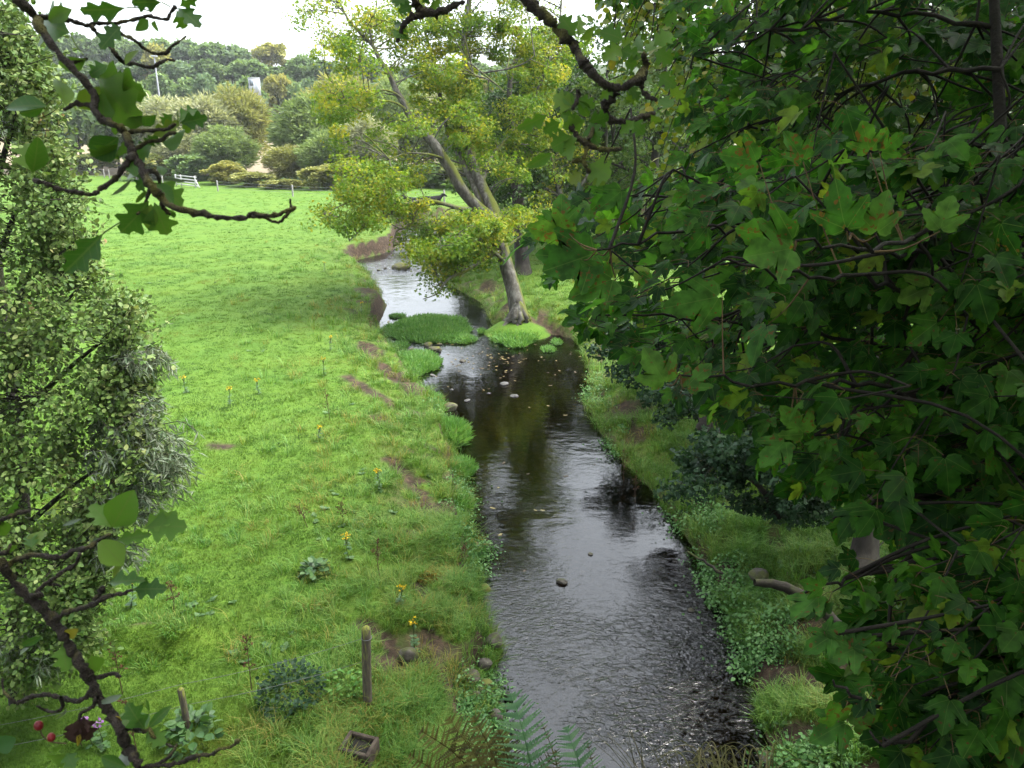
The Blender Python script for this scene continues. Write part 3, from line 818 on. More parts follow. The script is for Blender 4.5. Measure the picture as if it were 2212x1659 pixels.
# ---- other trees made from photo outlines
def grown_tree(name, label, cat, base, skel, blobs, D, mats, leaf=.14, tmpl=LEAF5, rscale=1.0, group=None, dj=1.0, r0=.03, sub=2, flat=.6, up=.7, twigs=True):
    t = empty(name, base, label, cat, group)
    if skel:
        obj('trunk', rel(tubes('trunk', skel, 8), t), mats[0], t)
    cen, rad, per = [], [], []
    for (X, Y, rx, ry, n, k, dd) in blobs:
        for q in range(n):
            a = rng.uniform(0, 6.28); r = math.sqrt(rng.random())
            cen.append(at(X + rx * r * math.cos(a), Y + ry * r * math.sin(a), D + dd + rng.normal(0, dj)))
            rad.append(rng.uniform(.4, .7) * rscale); per.append(k * rng.uniform(.6, 1.3))
    cen = np.array(cen); rad = np.array(rad)
    if skel and twigs:
        nodes = np.vstack([s[0] for s in skel])
        obj('twigs', rel(tubes('twigs', connect(nodes, cen, r0, sub=sub, subr=rad), 4), t), mats[0], t)['kind'] = 'stuff'
    P, Yv, Nv, S = clump_leaves(cen, rad, per, leaf, flat, up)
    obj('crown', rel(leaf_cloud('crown', tmpl, P, Yv, Nv, S), t), mats[1], t)['kind'] = 'stuff'
    return t

g0 = lambda X, Y, z=0.0: onz(np.array([X]), np.array([Y]), z)[0]
grown_tree('tree', 'upright grey trunk with a split base standing in grass behind the leaning tree', 'tree', g0(1128, 590), [
    limb([(1128, 598), (1128, 570), (1124, 510), (1120, 440), (1113, 360), (1108, 300), (1100, 220), (1105, 140)], 41.5, [.62, .38, .35, .33, .30, .24, .16, .08]),
    limb([(1140, 592, .3), (1134, 560), (1126, 500)], 41.5, [.26, .22, .2]),
    limb([(1113, 360), (1140, 330), (1165, 290), (1190, 240)], 41.5, [.18, .14, .1, .05])],
    [(1105, 330, 55, 60, 14, 130, 1.5), (1140, 420, 45, 45, 9, 110, 1.5), (1130, 240, 90, 70, 18, 120, 2), (1180, 150, 90, 80, 20, 120, 3), (1060, 250, 50, 70, 9, 110, 3), (1090, 430, 30, 40, 6, 100, 2)], 42, (M_bark_dark, M_green), .19, rscale=1.5, dj=1.4)
grown_tree('tree', 'bare-twigged tree with pale yellow leaves right of the split-based trunk', 'tree', g0(1225, 560), [
    limb([(1225, 565), (1222, 500), (1215, 440), (1200, 380), (1190, 330)], 43, [.3, .24, .2, .14, .08]),
    limb([(1218, 460), (1240, 420), (1262, 390), (1285, 350)], 43, [.14, .11, .08, .04]), limb([(1215, 430), (1185, 410), (1160, 405), (1140, 420)], 43, [.1, .08, .06, .03]),
    limb([(1222, 500), (1250, 470), (1262, 500), (1262, 530)], 43, [.1, .08, .05, .02])],
    [(1200, 385, 60, 55, 20, 60, 0), (1260, 350, 50, 60, 14, 60, 0), (1180, 430, 50, 25, 8, 50, -1), (1230, 450, 40, 25, 8, 40, 0)], 43, (M_bark_pale, M_yel), .13, rscale=1.2, r0=.045, sub=4)

def plain_tree(name, label, X, Yb, D, topY, wid, mats, leaf, n, per, z=0.0, cat='tree', group=None, tmpl=LEAF5, dens=1.0, rs=None):
    """an ordinary tree: trunk with limbs, clumps filling an ellipsoid crown"""
    b = at(X, Yb, D); b[2] = float(terrain(np.array([b[0]]), np.array([b[1]]))[0])
    top = CAM[2] + (at(X, topY, D) - CAM)[2] 
    H = top - b[2]; W = wid / F * D
    t = empty(name, b, label, cat, group)
    lean = rng.normal(0, .03, 2) * H
    tp = np.array([b + [lean[0] * k * k, lean[1] * k * k, H * k * .9 - (.2 if k == 0 else 0)] for k in np.linspace(0, 1, 7)])
    sk = [(smooth_path(tp, 3), np.linspace(H * .032, H * .006, 19))]
    for q in range(7):
        k = rng.uniform(.25, .75); s0 = tp[0] + (tp[-1] - tp[0]) * k
        a = rng.uniform(0, 6.28); l = W * rng.uniform(.5, .85)
        e = s0 + [math.cos(a) * l, math.sin(a) * l, l * rng.uniform(.5, 1.0)]
        sk.append((smooth_path([s0, (s0 + e) / 2 + [0, 0, .1 * l], e], 3), np.linspace(H * .014, H * .004, 7)))
    obj('trunk', rel(tubes('trunk', sk, 7), t), mats[0], t)
    v = unit(rng.normal(size=(n, 3))) * (rng.random((n, 1)) ** .4)
    cen = b + [lean[0] * .6, lean[1] * .6, H * .58] + v * [W, W, H * .42]
    rad = rng.uniform(.7, 1.2, n) * (rs or W * .26)
    obj('twigs', rel(tubes('twigs', connect(np.vstack([s[0] for s in sk]), cen, H * .004, sub=1, subr=rad), 3), t), mats[0], t)['kind'] = 'stuff'
    P, Yv, Nv, S = clump_leaves(cen, rad, per, leaf)
    obj('crown', rel(leaf_cloud('crown', tmpl, P, Yv, Nv, S), t), mats[1], t)['kind'] = 'stuff'
    return t

# dark trees closing the view behind the two sycamores, along the right bank
for a in (
    ('mid green tree rising behind the split-based trunk', 1165, 470, 52, 110, 110, (M_bark_dark, M_mid), .20, 60, 130),
    ('mid green tree right of the bare-twigged tree', 1300, 500, 47, 120, 110, (M_bark_dark, M_mid), .18, 60, 130),
    ('bright green tree behind the dangling mossy branch', 1400, 520, 44, 60, 120, (M_bark_dark, M_mid), .17, 60, 130),
    ('green tree behind the upper yellow leaves, far up the stream', 1060, 455, 66, 140, 110, (M_bark_dark, M_mid), .24, 60, 120),
    ('shaded tree arching over the stream from the right, upper crown beyond the view', 1740, 760, 21, -330, 280, (M_bark_dark, M_green), .15, 120, 170),
    ('tall dark green tree behind the yellowing leaning tree', 1290, 500, 56, 60, 170, (M_bark_dark, M_green), .26, 60, 100),
    ('ivy-dark tree filling the gap right of the leaning trunk', 1190, 470, 64, 130, 120, (M_bark_dark, M_blue), .26, 50, 90),
    ('mid green tree behind the broad-leaved branches, farther up the right bank', 1480, 520, 50, 20, 210, (M_bark_dark, M_green), .22, 60, 110),
    ('pale green sycamore seen through the upper gap in the dark branches', 1900, 640, 24, 90, 300, (M_bark_dark, M_pale), .13, 60, 170),
    ('light leafy tree glimpsed between the broad-leaved branches, near the grass verge', 1520, 640, 33, 330, 130, (M_bark_dark, M_pale), .13, 45, 110),
    ('shaded tree deep behind the right-hand branches', 2150, 700, 19, -200, 330, (M_bark_dark, M_green), .14, 60, 170),
    ('dark tree over the right bank behind the young sycamores', 1720, 760, 21, -60, 220, (M_bark_dark, M_blue), .13, 55, 160),
):
    plain_tree('tree', *a)

# young sycamores with blue-green leaves over the right water's edge
YS = (M_bark_dark, M_blue)
grown_tree('sapling', 'dark blue-green sapling at the water\'s edge beside the pale green verge', 'sapling', g0(1440, 850, -.4), [limb([(1440, 850), (1420, 800), (1380, 760)], 23, [.06, .05, .02]), limb([(1440, 850), (1470, 780), (1480, 720)], 23, [.05, .04, .02])],
           [(1360, 745, 70, 45, 22, 80, 0), (1460, 720, 80, 50, 22, 80, .5), (1370, 800, 50, 40, 12, 75, -.3), (1470, 800, 60, 40, 12, 75, 0)], 23, YS, .11, rscale=.75, dj=.6, r0=.014)
grown_tree('sapling', 'dark blue-green sapling in the grass halfway along the right bank', 'sapling', g0(1540, 960, 0), [limb([(1540, 960), (1530, 900), (1490, 850)], 18, [.06, .05, .02]), limb([(1540, 960), (1570, 900), (1600, 850)], 18, [.05, .04, .02])],
           [(1450, 870, 55, 35, 14, 80, 0), (1540, 850, 80, 45, 20, 85, .5), (1640, 900, 80, 60, 20, 85, .5)], 18.5, YS, .10, rscale=.6, dj=.5, r0=.012)
grown_tree('sapling', 'largest dark blue-green sapling, hanging over the steep verge below the trunk', 'sapling', g0(1680, 1120, .1), [limb([(1680, 1120), (1640, 1050), (1560, 1000)], 14, [.06, .05, .02]), limb([(1680, 1120), (1720, 1050), (1770, 1000)], 14, [.05, .04, .02])],
           [(1560, 985, 90, 45, 24, 85, 0), (1680, 1050, 110, 60, 34, 90, 0), (1780, 1010, 80, 60, 20, 90, .5), (1500, 1055, 55, 25, 8, 60, -.2), (1750, 1090, 60, 40, 12, 80, -.2)], 14, YS, .085, rscale=.5, dj=.45, r0=.010)
# light hazel on the lower right
grown_tree('hazel_bush', 'light green round-leaved bush low behind the broad-leaved branches', 'bush', at(2050, 1480, 8.6), [limb([(2050, 1480), (2040, 1400), (1990, 1320)], 8.6, [.03, .02, .01]), limb([(2050, 1480), (2100, 1380), (2150, 1290)], 8.6, [.03, .02, .01]), limb([(1950, 1430, .3), (1960, 1340, .3), (1978, 1230, .3)], 8.6, [.02, .018, .015])],
           [(1980, 1330, 110, 80, 34, 70, 0), (2110, 1330, 120, 110, 40, 70, .2), (2030, 1440, 120, 60, 24, 60, 0), (2130, 1480, 90, 80, 18, 60, 0), (2190, 1200, 80, 80, 18, 60, .3)], 8.6, (M_bark_dark, M_pale), .062, OVAL, rscale=.28, dj=.35, r0=.006)

# the near bank's trunk and the mossy fallen logs
tb = g0(1872, 1222, .1)
grown_tree('tree', 'grey fissured trunk with a flared mossy foot on the right verge', 'tree', tb, [
    limb([(1862, 1225), (1868, 1190), (1876, 1120), (1882, 1050), (1895, 960), (1910, 800), (1930, 600), (1960, 350)], 12.2, [.34, .22, .17, .165, .16, .14, .12, .08]),
    limb([(1885, 1232, -.2), (1878, 1195), (1878, 1130)], 12.2, [.14, .13, .11]),
    limb([(1850, 1226, .1), (1862, 1195), (1872, 1150)], 12.2, [.12, .12, .1])],
    [(1960, 500, 150, 130, 24, 110, 1.5), (2040, 300, 150, 150, 24, 110, 1.5), (1850, 380, 120, 120, 16, 90, 2), (2120, 700, 100, 150, 20, 110, 1), (2100, 1000, 110, 120, 16, 90, .8), (1850, -230, 350, 170, 60, 120, 1), (1900, -500, 350, 170, 60, 120, -1), (2250, 0, 150, 400, 40, 120, 0)], 12.5, (M_bark_dark, M_green), .12, rscale=.9, dj=.8, r0=.012)  # leaf clumps above the view are added to shade the right bank
M_log = rough_mat('mossy_log', [(.3, (.015, .012, .009)), (.55, (.035, .029, .021)), (.8, (.075, .063, .048))], 6.0, .9, .6, moss=((.03, .036, .008), 2.0, .10))
def log(label, pts, D, r):
    pth, rr = limb(pts, D, r, 4, .012)
    t = empty('fallen_log', pth[0], label, 'log')
    obj('stem', rel(tubes('stem', [(pth, rr)], 10), t), M_log, t)
    return t
l1 = log('mossy fallen log lying on the bank above the dark mud', [(1630, 1258), (1680, 1262), (1740, 1290), (1790, 1330), (1840, 1372)], 11.2, [.05, .07, .08, .08, .09])
l2 = log('thin grey pole lying from the bank into the water', [(1485, 1192, .5), (1530, 1218, .2), (1560, 1238)], 12.0, [.018, .022, .025])
log('pale stump showing between the dark saplings', [(1518, 928), (1524, 905), (1530, 880)], 17.4, [.16, .13, .12])

# ---- the big leafy bush on the left and the silver willow in front of it
M_bushl = leaf_mat('bush_leaves', [(.05, (.075, .17, .035)), (.4, (.155, .27, .058)), (.7, (.26, .36, .10)), (.9, (.40, .44, .16)), (.985, (.40, .25, .10))], under=(.13, .19, .075), trans=.25, rough=.5, spec=.18, noise=.45, nscale=1.3)
M_silver = leaf_mat('silver_willow_leaves', [(.1, (.11, .18, .085)), (.6, (.22, .28, .17)), (.95, (.36, .41, .29))], under=(.30, .34, .25), trans=.25, rough=.5, spec=.25)
BX = [(20, 30), (75, 60), (130, 95), (180, 110), (300, 120), (400, 150), (470, 172), (560, 172), (610, 212), (660, 285), (690, 318), (730, 318), (770, 300), (830, 310), (900, 330), (960, 320), (1040, 300), (1100, 240), (1200, 225), (1300, 215), (1370, 205), (1420, 170), (1480, 60)]
by, bxr = np.array(BX).T
DB = 10.0
sk = [limb([(40, 1520, .5), (30, 1350, .6), (50, 1100, .6), (20, 800, .8), (-10, 500, 1), (-20, 250, 1.2)], DB, [.12, .10, .09, .07, .05, .02])]
for (x0, y0, x1, y1) in ((30, 1300, 190, 1180), (40, 1150, 260, 980), (40, 1050, 270, 850), (40, 900, 270, 700), (30, 800, 190, 600), (20, 700, 120, 480), (0, 550, 90, 330), (-10, 400, 60, 180), (40, 1350, 170, 1380), (35, 1000, 140, 1050), (30, 900, 110, 860)):
    sk.append(limb([(x0, y0, .6), ((x0 + x1) / 2, (y0 + y1) / 2 - 10, .2), (x1, y1, 0)], DB, [.045, .03, .01]))
bt = empty('bush', at(40, 1520, DB + .5), 'big dense round-leaved bush filling the field edge at left', 'bush')
obj('stems', rel(tubes('stems', sk, 7), bt), M_bark_dark, bt)
cen = []
while len(cen) < 800:
    Y = rng.uniform(20, 1490); xr = np.interp(Y, by, bxr)
    X = rng.uniform(-260, xr - 12) if rng.random() > .25 else xr - rng.uniform(5, 60)
    if Y < 430 and rng.random() < .25: continue
    if fbm(np.array([X / 70.0 + 8]), np.array([Y / 70.0]), 2)[0] < -.07: continue
    edge = np.clip((xr - X) / 140, 0, 1)
    cen.append(at(X, Y, DB - .9 * math.sqrt(edge) + rng.exponential(.45)))
cen = np.array(cen)
rad = rng.uniform(.14, .36, len(cen))
nodes = np.vstack([s[0] for s in sk])
shoots, sP, sY, sN = [], [], [], []
for q in range(240):
    Y = rng.uniform(20, 1450); xr = np.interp(Y, by, bxr)
    o = at(xr - rng.uniform(5, 110), Y, DB - rng.uniform(-.3, .8))
    dv = unit(np.array([rng.uniform(.1, 1.0), rng.normal(-.25, .35), rng.uniform(-.1, 1.0)])); l = rng.uniform(.25, .7)
    pth = smooth_path([o - dv * .2, o + dv * l * .4, o + dv * l + [0, 0, .08 * rng.normal()]], 4)
    shoots.append((pth, np.linspace(.006, .002, len(pth))))
    for k in np.linspace(.25, 1, int(12 + l * 16)):
        i_ = int(k * (len(pth) - 1)); sP.append(pth[i_] + rng.normal(0, .02, 3)); sY.append(dv * .6 + rng.normal(0, .6, 3)); sN.append(rng.normal(0, .5, 3) + [0, -.3, .7])
obj('twigs', rel(tubes('twigs', connect(nodes, cen, .009, sub=3, subr=rad) + shoots, 4), bt), M_bark_dark, bt)['kind'] = 'stuff'
P, Yv, Nv, S = clump_leaves(cen, rad, 84, .064, .9, .55)
P, Yv, Nv, S = np.vstack([P, sP]), np.vstack([Yv, sY]), np.vstack([Nv, sN]), np.concatenate([S, rng.uniform(.045, .085, len(sP))])
obj('crown', rel(leaf_cloud('crown', OVAL, P, Yv, Nv, S), bt), M_bushl, bt)['kind'] = 'stuff'

def willow_sprays(name, label, root, blobs, D, n, size):
    t = empty(name, root, label, 'willow')
    paths, Pl, Yl, Nl = [], [], [], []
    for q in range(n):
        X, Y, rx, ry = blobs[q % len(blobs)]
        c = at(X + rng.uniform(-rx, rx), Y + rng.uniform(-ry, ry), D + rng.normal(0, .25))
        dirv = np.array([rng.uniform(.1, .7), rng.normal(0, .3), rng.uniform(.0, .3)])
        l = rng.uniform(.3, .6)
        pth = smooth_path([c - dirv * l * .8, c, c + dirv * l * .7 + [0, 0, -.18 * l * 2]], 4)
        paths.append((pth, np.linspace(.006, .002, len(pth))))
        for k in np.linspace(.15, 1, 22):
            i = int(k * (len(pth) - 1))
            Pl.append(pth[i] + rng.normal(0, .015, 3)); Yl.append(dirv * .4 + rng.normal(0, .45, 3) + [0, 0, -.55]); Nl.append(rng.normal(0, .5, 3) + [0, -.3, .6])
    paths.append((smooth_path([root, np.mean([p[0][0] for p in paths], 0)], 5), np.linspace(.04, .015, 6)))
    obj('twigs', rel(tubes('twigs', paths, 4), t), M_bark_dark, t)['kind'] = 'stuff'
    obj('crown', rel(leaf_cloud('crown', NARROW, np.array(Pl), np.array(Yl), np.array(Nl), size * rng.uniform(.7, 1.3, len(Pl))), t), M_silver, t)['kind'] = 'stuff'
willow_sprays('willow_shrub', 'silvery narrow-leaved willow sprays poking out of the big round-leaved bush', at(150, 1420, 10.8), [(340, 960, 55, 50), (300, 1010, 70, 60), (350, 1000, 45, 40), (290, 880, 40, 50), (270, 1090, 60, 40), (310, 770, 40, 20), (230, 1180, 40, 30), (60, 1400, 50, 40), (240, 960, 50, 60)], 9.7, 330, .13)

# ------------------------------------------------------------------ far hedges, willows and the wooded hill
def crown_mesh(name, n, k, size, tmpl, shape, flat=.7, up=.5, seed=0):
    """unit tree crown: height 1, half width .5"""
    r = np.random.default_rng(seed)
    v = unit(r.normal(size=(k, 3))) * (r.random((k, 1)) ** .35)
    v[:, 2] = np.abs(v[:, 2]) * np.where(r.random(k) < .75, 1, -1)
    if shape == 'round': c = np.column_stack([v[:, 0] * .40, v[:, 1] * .40, .56 + v[:, 2] * .34])
    elif shape == 'tall': c = np.column_stack([v[:, 0] * .28, v[:, 1] * .28, .56 + v[:, 2] * .36])
    else: c = np.column_stack([v[:, 0] * .42, v[:, 1] * .42, .46 + v[:, 2] * .42])
    global rng
    keep = rng; rng = r
    P, Yv, Nv, S = clump_leaves(c, r.uniform(.08, .15, k), n / k, size, flat, up)
    if shape == 'willow': Yv = unit(Yv * .6 + np.column_stack([P[:, 0] * 1.2, P[:, 1] * 1.2, .35 + 0 * P[:, 0]]))
    me = leaf_cloud(name, tmpl, P, Yv, Nv, S)
    rng = keep
    return me
def trunk_mesh(seed):
    r = np.random.default_rng(seed)
    p = [(np.array([[0, 0, -.03], [.01, 0, .2], [.0, .02, .45], [.02, .0, .8]]), [.03, .024, .018, .006])]
    for q in range(6):
        a = r.uniform(0, 6.28); h = r.uniform(.22, .5)
        p.append((np.array([[0, 0, h], [.12 * math.cos(a), .12 * math.sin(a), h + .1], [.3 * math.cos(a), .3 * math.sin(a), h + .22]]), [.013, .010, .004]))
    return tubes('trunk', p, 5)
STREAK = (np.array([(0, 0, 0), (.13, .45, .03), (0, 1, -.05), (-.13, .5, .03)]), np.array([(0, 1, 2), (0, 2, 3)]))
CR = {'round': [crown_mesh('crown', 3200, 60, .075, CLUMP, 'round', seed=s) for s in (1, 2, 3)], 'tall': [crown_mesh('crown', 2600, 45, .075, CLUMP, 'tall', seed=s) for s in (4, 5)],
      'willow': [crown_mesh('crown', 15000, 150, .075, STREAK, 'willow', seed=s) for s in (6, 7, 8)], 'shrub': [crown_mesh('crown', 5200, 70, .06, CLUMP, 'willow', seed=s) for s in (9, 10)]}
TR = [trunk_mesh(s) for s in (1, 2)]
def far_mat(name, a, b, c, ns=.25):
    a, b, c = [tuple(v * 1.75 for v in q) for q in (a, b, c)]
    return leaf_mat(name, [(.1, a), (.55, b), (.95, c)], trans=.3, rough=.6, spec=.1, tmul=1.6, noise=.45, nscale=ns)
M_wood = [far_mat('wood_green', (.075, .120, .048), (.13, .20, .075), (.21, .28, .11)), far_mat('wood_blue_green', (.070, .120, .062), (.12, .18, .09), (.19, .25, .13)),
          far_mat('wood_yellow', (.12, .13, .035), (.22, .22, .06), (.34, .30, .08)), far_mat('wood_dark', (.045, .080, .030), (.085, .135, .048), (.14, .19, .075))]
M_wil = [far_mat('willow_silver', (.13, .15, .075), (.25, .265, .15), (.40, .39, .26)), far_mat('willow_olive', (.10, .115, .035), (.20, .21, .065), (.32, .30, .11)), far_mat('willow_green', (.075, .12, .04), (.15, .21, .07), (.25, .30, .12))]
M_hedge = far_mat('hedge_green', (.055, .080, .026), (.13, .155, .05), (.26, .23, .085), .6)
cnt = [0]
def far_tree(name, label, X, D, topY, half, kind, mat, cat='tree', group=None, trunk=True, baseY=None):
    cnt[0] += 1
    r = rays(X, topY); P = CAM + r * D
    z0 = float(terrain(np.array([P[0]]), np.array([P[1]]))[0]) if baseY is None else (CAM + rays(X, baseY) * D)[2]
    H = P[2] - z0; W = half / F * D * 2
    t = empty(name, (P[0], P[1], z0), label, cat, group)
    t.rotation_euler = (0, 0, rng.uniform(0, 6.28))
    me = CR[kind][cnt[0] % len(CR[kind])]
    c = bpy.data.objects.new('crown', me)
    if not me.materials: me.materials.append(M_wood[0])
    COL.objects.link(c); c.parent = t
    c.material_slots[0].link = 'OBJECT'; c.material_slots[0].material = mat
    c.scale = (W, W, H); c['kind'] = 'stuff'
    if trunk:
        tm = TR[cnt[0] % 2]
        if not tm.materials: tm.materials.append(M_bark_dark)
        k = bpy.data.objects.new('trunk', tm); COL.objects.link(k); k.parent = t; k.scale = (W * .8, W * .8, H)
    return t
# willows just beyond the fence
for a in (
    ('silvery willow behind the white gate', 345, 116, 195, 92, 'willow', M_wil[0]), ('silvery willow rising left of the pale stubble gap', 435, 112, 192, 88, 'willow', M_wil[0]),
    ('olive willow with a domed top in front of the hill wood', 500, 116, 172, 82, 'willow', M_wil[1]), ('yellow-olive willow right of the stubble gap', 672, 104, 188, 96, 'willow', M_wil[2]),
    ('tall olive willow behind the outermost yellow sprays', 725, 108, 145, 105, 'willow', M_wil[1]), ('pale green willow behind the leaning limbs', 840, 110, 150, 90, 'willow', M_wil[2]),
    ('low olive willow bush right of the gate', 480, 106, 262, 70, 'willow', M_wil[2]), ('low grey willow bush behind the gate', 385, 109, 268, 66, 'willow', M_wil[0]), ('low olive willow bush half hiding the pale stubble', 620, 99, 308, 58, 'willow', M_wil[1]), ('low green willow bush below the tall olive willow', 710, 97, 270, 72, 'willow', M_wil[2]),
    ('grey-green willow low behind the pasture corner', 790, 96, 240, 70, 'willow', M_wil[0]), ('blue-green willow seen between the grey limbs', 930, 112, 170, 90, 'willow', M_wil[0]),
    ('green willow filling the view beyond the riffle', 1010, 104, 230, 80, 'willow', M_wil[2]), ('olive willow beyond the black cattle', 1120, 110, 200, 90, 'willow', M_wil[1]),
):
    far_tree('willow_tree', a[0], *a[1:], cat='willow', group='willows beyond the pasture fence')
for a in (
    ('dark ash-like tree at the fence behind the bush top', 60, 120, 150, 90, 'round', M_wood[3]), ('shaded green tree at the field corner by the bush', 150, 124, 190, 70, 'round', M_wood[0]),
    ('dark green tree over the left fence posts', 235, 122, 205, 70, 'round', M_wood[3]), ('pale green tree behind the hanging hawthorn leaf', 290, 128, 175, 60, 'round', M_wood[0]),
    ('small dark tree between the fence posts and the silver willow', 300, 116, 290, 55, 'shrub', M_wood[3]),
):
    far_tree('tree', a[0], *a[1:], group='trees along the pasture fence')
for a in (
    ('dark bramble hedge behind the left fence posts', 190, 118, 325, 60, 'shrub', M_hedge), ('bramble hedge left of the gate', 320, 106, 330, 60, 'shrub', M_hedge), ('hedge shrub behind the gate', 410, 104, 325, 55, 'shrub', M_wood[0]),
    ('yellowish hedge shrub right of the gate', 485, 99, 345, 50, 'shrub', M_wood[2]), ('hedge shrub behind the lone fence post', 545, 96, 368, 55, 'shrub', M_wil[1]), ('dark hedge shrub below the stubble gap', 610, 93, 386, 50, 'shrub', M_wil[1]),
    ('dark hedge shrub under the leaning willow', 690, 91, 352, 50, 'shrub', M_wil[1]), ('shrub at the far end of the hedge', 745, 92, 345, 60, 'shrub', M_hedge), ('shrub by the pasture corner under yellow leaves', 830, 92, 340, 70, 'shrub', M_wood[0]),
    ('low shrub beyond the eroded bank', 930, 95, 350, 70, 'shrub', M_wood[0]), ('dark shrub beyond the cattle', 1020, 92, 340, 70, 'shrub', M_hedge), ('dark thicket shrub right of the cattle', 1110, 88, 330, 80, 'shrub', M_hedge), ('thicket shrub on the far right pasture', 1210, 86, 300, 90, 'shrub', M_hedge), ('tall thicket behind the right verge', 1330, 80, 250, 110, 'shrub', M_hedge), ('thicket beyond the dark branches', 1480, 76, 240, 110, 'shrub', M_hedge),
):
    far_tree('hedge_shrub', a[0], *a[1:], cat='shrub', group='hedge along the far fence', trunk=False)
# middle rows on the hill side
ORD = 'first second third fourth fifth sixth seventh eighth ninth tenth eleventh twelfth thirteenth fourteenth fifteenth sixteenth seventeenth'.split()
seq_ = {}
def wood_label(X, row):
    mark = ('left of the lamp mast', 'between the lamp mast and the box tower', 'right of the box tower')[(X > 333) + (X > 550)]
    k = seq_[(row, mark)] = seq_.get((row, mark), 0) + 1
    return f'{ORD[k - 1]} tree {mark} in the {row} hillside row' 
for X in range(-60, 1260, 46):
    far_tree('woodland_tree', wood_label(X, 'lower'), X + rng.uniform(-12, 12), rng.uniform(160, 178), 165 + rng.uniform(-15, 18), rng.uniform(32, 44), ('round', 'tall')[rng.integers(2)], M_wood[rng.choice([0, 1, 1, 0, 2])], group='wood on the far hillside')
for X in range(-80, 1260, 52):
    far_tree('woodland_tree', wood_label(X, 'upper'), X + rng.uniform(-12, 12), rng.uniform(190, 212), 128 + rng.uniform(-14, 14), rng.uniform(34, 48), 'round', M_wood[rng.choice([0, 1, 0, 3])], group='wood on the far hillside')
SK = [(-60, 60), (5, 62), (60, 64), (110, 62), (165, 66), (215, 76), (262, 80), (310, 82), (355, 78), (400, 82), (450, 84), (492, 92), (520, 112)]
for X, Y in SK:
    far_tree('skyline_tree', wood_label(X, 'skyline').replace('hillside row', 'row'), X, rng.uniform(232, 250), Y, rng.uniform(36, 46), 'round', M_wood[rng.choice([0, 3, 1])], group='trees along the skyline')
far_tree('skyline_tree', 'lone rounded tree with a yellowing top on the skyline', 583, 236, 86, 42, 'round', M_wood[2])
far_tree('skyline_tree', 'small dark tree right of the lone rounded skyline tree', 630, 240, 128, 26, 'round', M_wood[3])
far_tree('skyline_tree', 'yellowish tree in the wood below the left skyline', 330, 200, 92, 34, 'round', M_wood[2])
for X in range(690, 1250, 62):
    far_tree('skyline_tree', wood_label(X, 'low skyline').replace('hillside row', 'line behind the leaning tree'), X, rng.uniform(230, 250), 150 + rng.uniform(-8, 10), 42, 'round', M_wood[rng.choice([0, 3, 2])], group='trees along the skyline')
# ------------------------------------------------------------------ islets, stones, posts, gate, tower, cattle, flowers
M_mound = rough_mat('islet_mud', [(.3, (.03, .04, .015)), (.7, (.08, .10, .03))], 8.0)
M_islet = leaf_mat('islet_grass', [(.08, (.11, .29, .05)), (.5, (.20, .43, .095)), (.85, (.30, .52, .14)), (.98, (.38, .36, .10))], trans=.3, rough=.55, spec=.25, noise=.4, nscale=1.6)
def islet(label, X, Y, rx, ry, h, n, hb):
    c = g0(X, Y, WZ); h = h * .62
    ex = rx / F * np.linalg.norm(c - CAM); ey = abs(g0(X, Y - ry, WZ)[1] - g0(X, Y + ry, WZ)[1]) / 2
    t = empty('grass_islet', c, label, 'islet', 'green islets in the stream')
    m_ = 20; k_ = 6
    V = [(0, 0, h)]
    for q in range(1, k_ + 1):
        for a in np.linspace(0, 2 * math.pi, m_, endpoint=False):
            r = q / k_ * (1 + .8 * fbm(np.array([math.cos(a) * 1.3 + X]), np.array([math.sin(a) * 1.3 + Y]), 2)[0])
            V.append((ex * r * math.cos(a), ey * r * math.sin(a), h * (1 - (q / k_) ** 2.5) - .05 * (q == k_)))
    Fc = [(0, 1 + a, 1 + (a + 1) % m_) for a in range(m_)]
    for q in range(k_ - 1):
        for a in range(m_):
            A, B = 1 + q * m_ + a, 1 + q * m_ + (a + 1) % m_
            Fc += [(A, A + m_, B + m_), (A, B + m_, B)]
    obj('mound', make_mesh('mound', np.array(V, float), np.array(Fc), None, True), M_mound, t)
    a = rng.uniform(0, 6.28, n); r = np.sqrt(rng.random(n)) * 1.04 * (1 + .12 * fbm(np.cos(a) * 6 + Y, np.sin(a) * 6 + X, 2))
    wob = 1 + .8 * fbm(np.cos(a) * 1.3 + X, np.sin(a) * 1.3 + Y, 2)
    px, py = ex * r * wob * np.cos(a), ey * r * wob * np.sin(a)
    P = np.column_stack([px, py, np.maximum(h * (1 - r ** 2.5), -.02)])
    Yv = np.column_stack([np.cos(a) * .5 + rng.normal(0, .5, n), np.sin(a) * .5 + rng.normal(0, .5, n), rng.uniform(.5, 1.4, n)])
    obj('grass', leaf_cloud('grass', (np.array([(-.06, 0, 0), (.06, 0, 0), (.045, .6, -.03), (0, 1, -.2)]), np.array([(0, 1, 2), (0, 2, 3)])), P, Yv, rdir(n, .4), hb * rng.uniform(.6, 1.5, n)), M_islet, t)['kind'] = 'stuff'
    n2 = n // 2
    a = rng.uniform(0, 6.28, n2); r = .55 + .47 * rng.random(n2)
    wob = 1 + .8 * fbm(np.cos(a) * 1.3 + X, np.sin(a) * 1.3 + Y, 2)
    P = np.column_stack([ex * r * wob * np.cos(a), ey * r * wob * np.sin(a), h * (1 - np.minimum(r, 1) ** 2.5) + rng.uniform(0, hb * .5, n2)])
    obj('leaves', leaf_cloud('leaves', OVAL4, P, rdir(n2, .2), rdir(n2, 1.5), rng.uniform(.05, .10, n2)), M_cress, t)['kind'] = 'stuff'
islet('largest grassy islet, beside the left bank below the bright pool', 920, 714, 88, 30, .26, 9000, .20)
islet('broad grassy islet in the dark water below the leaning tree', 1112, 727, 44, 20, .20, 4500, .22)
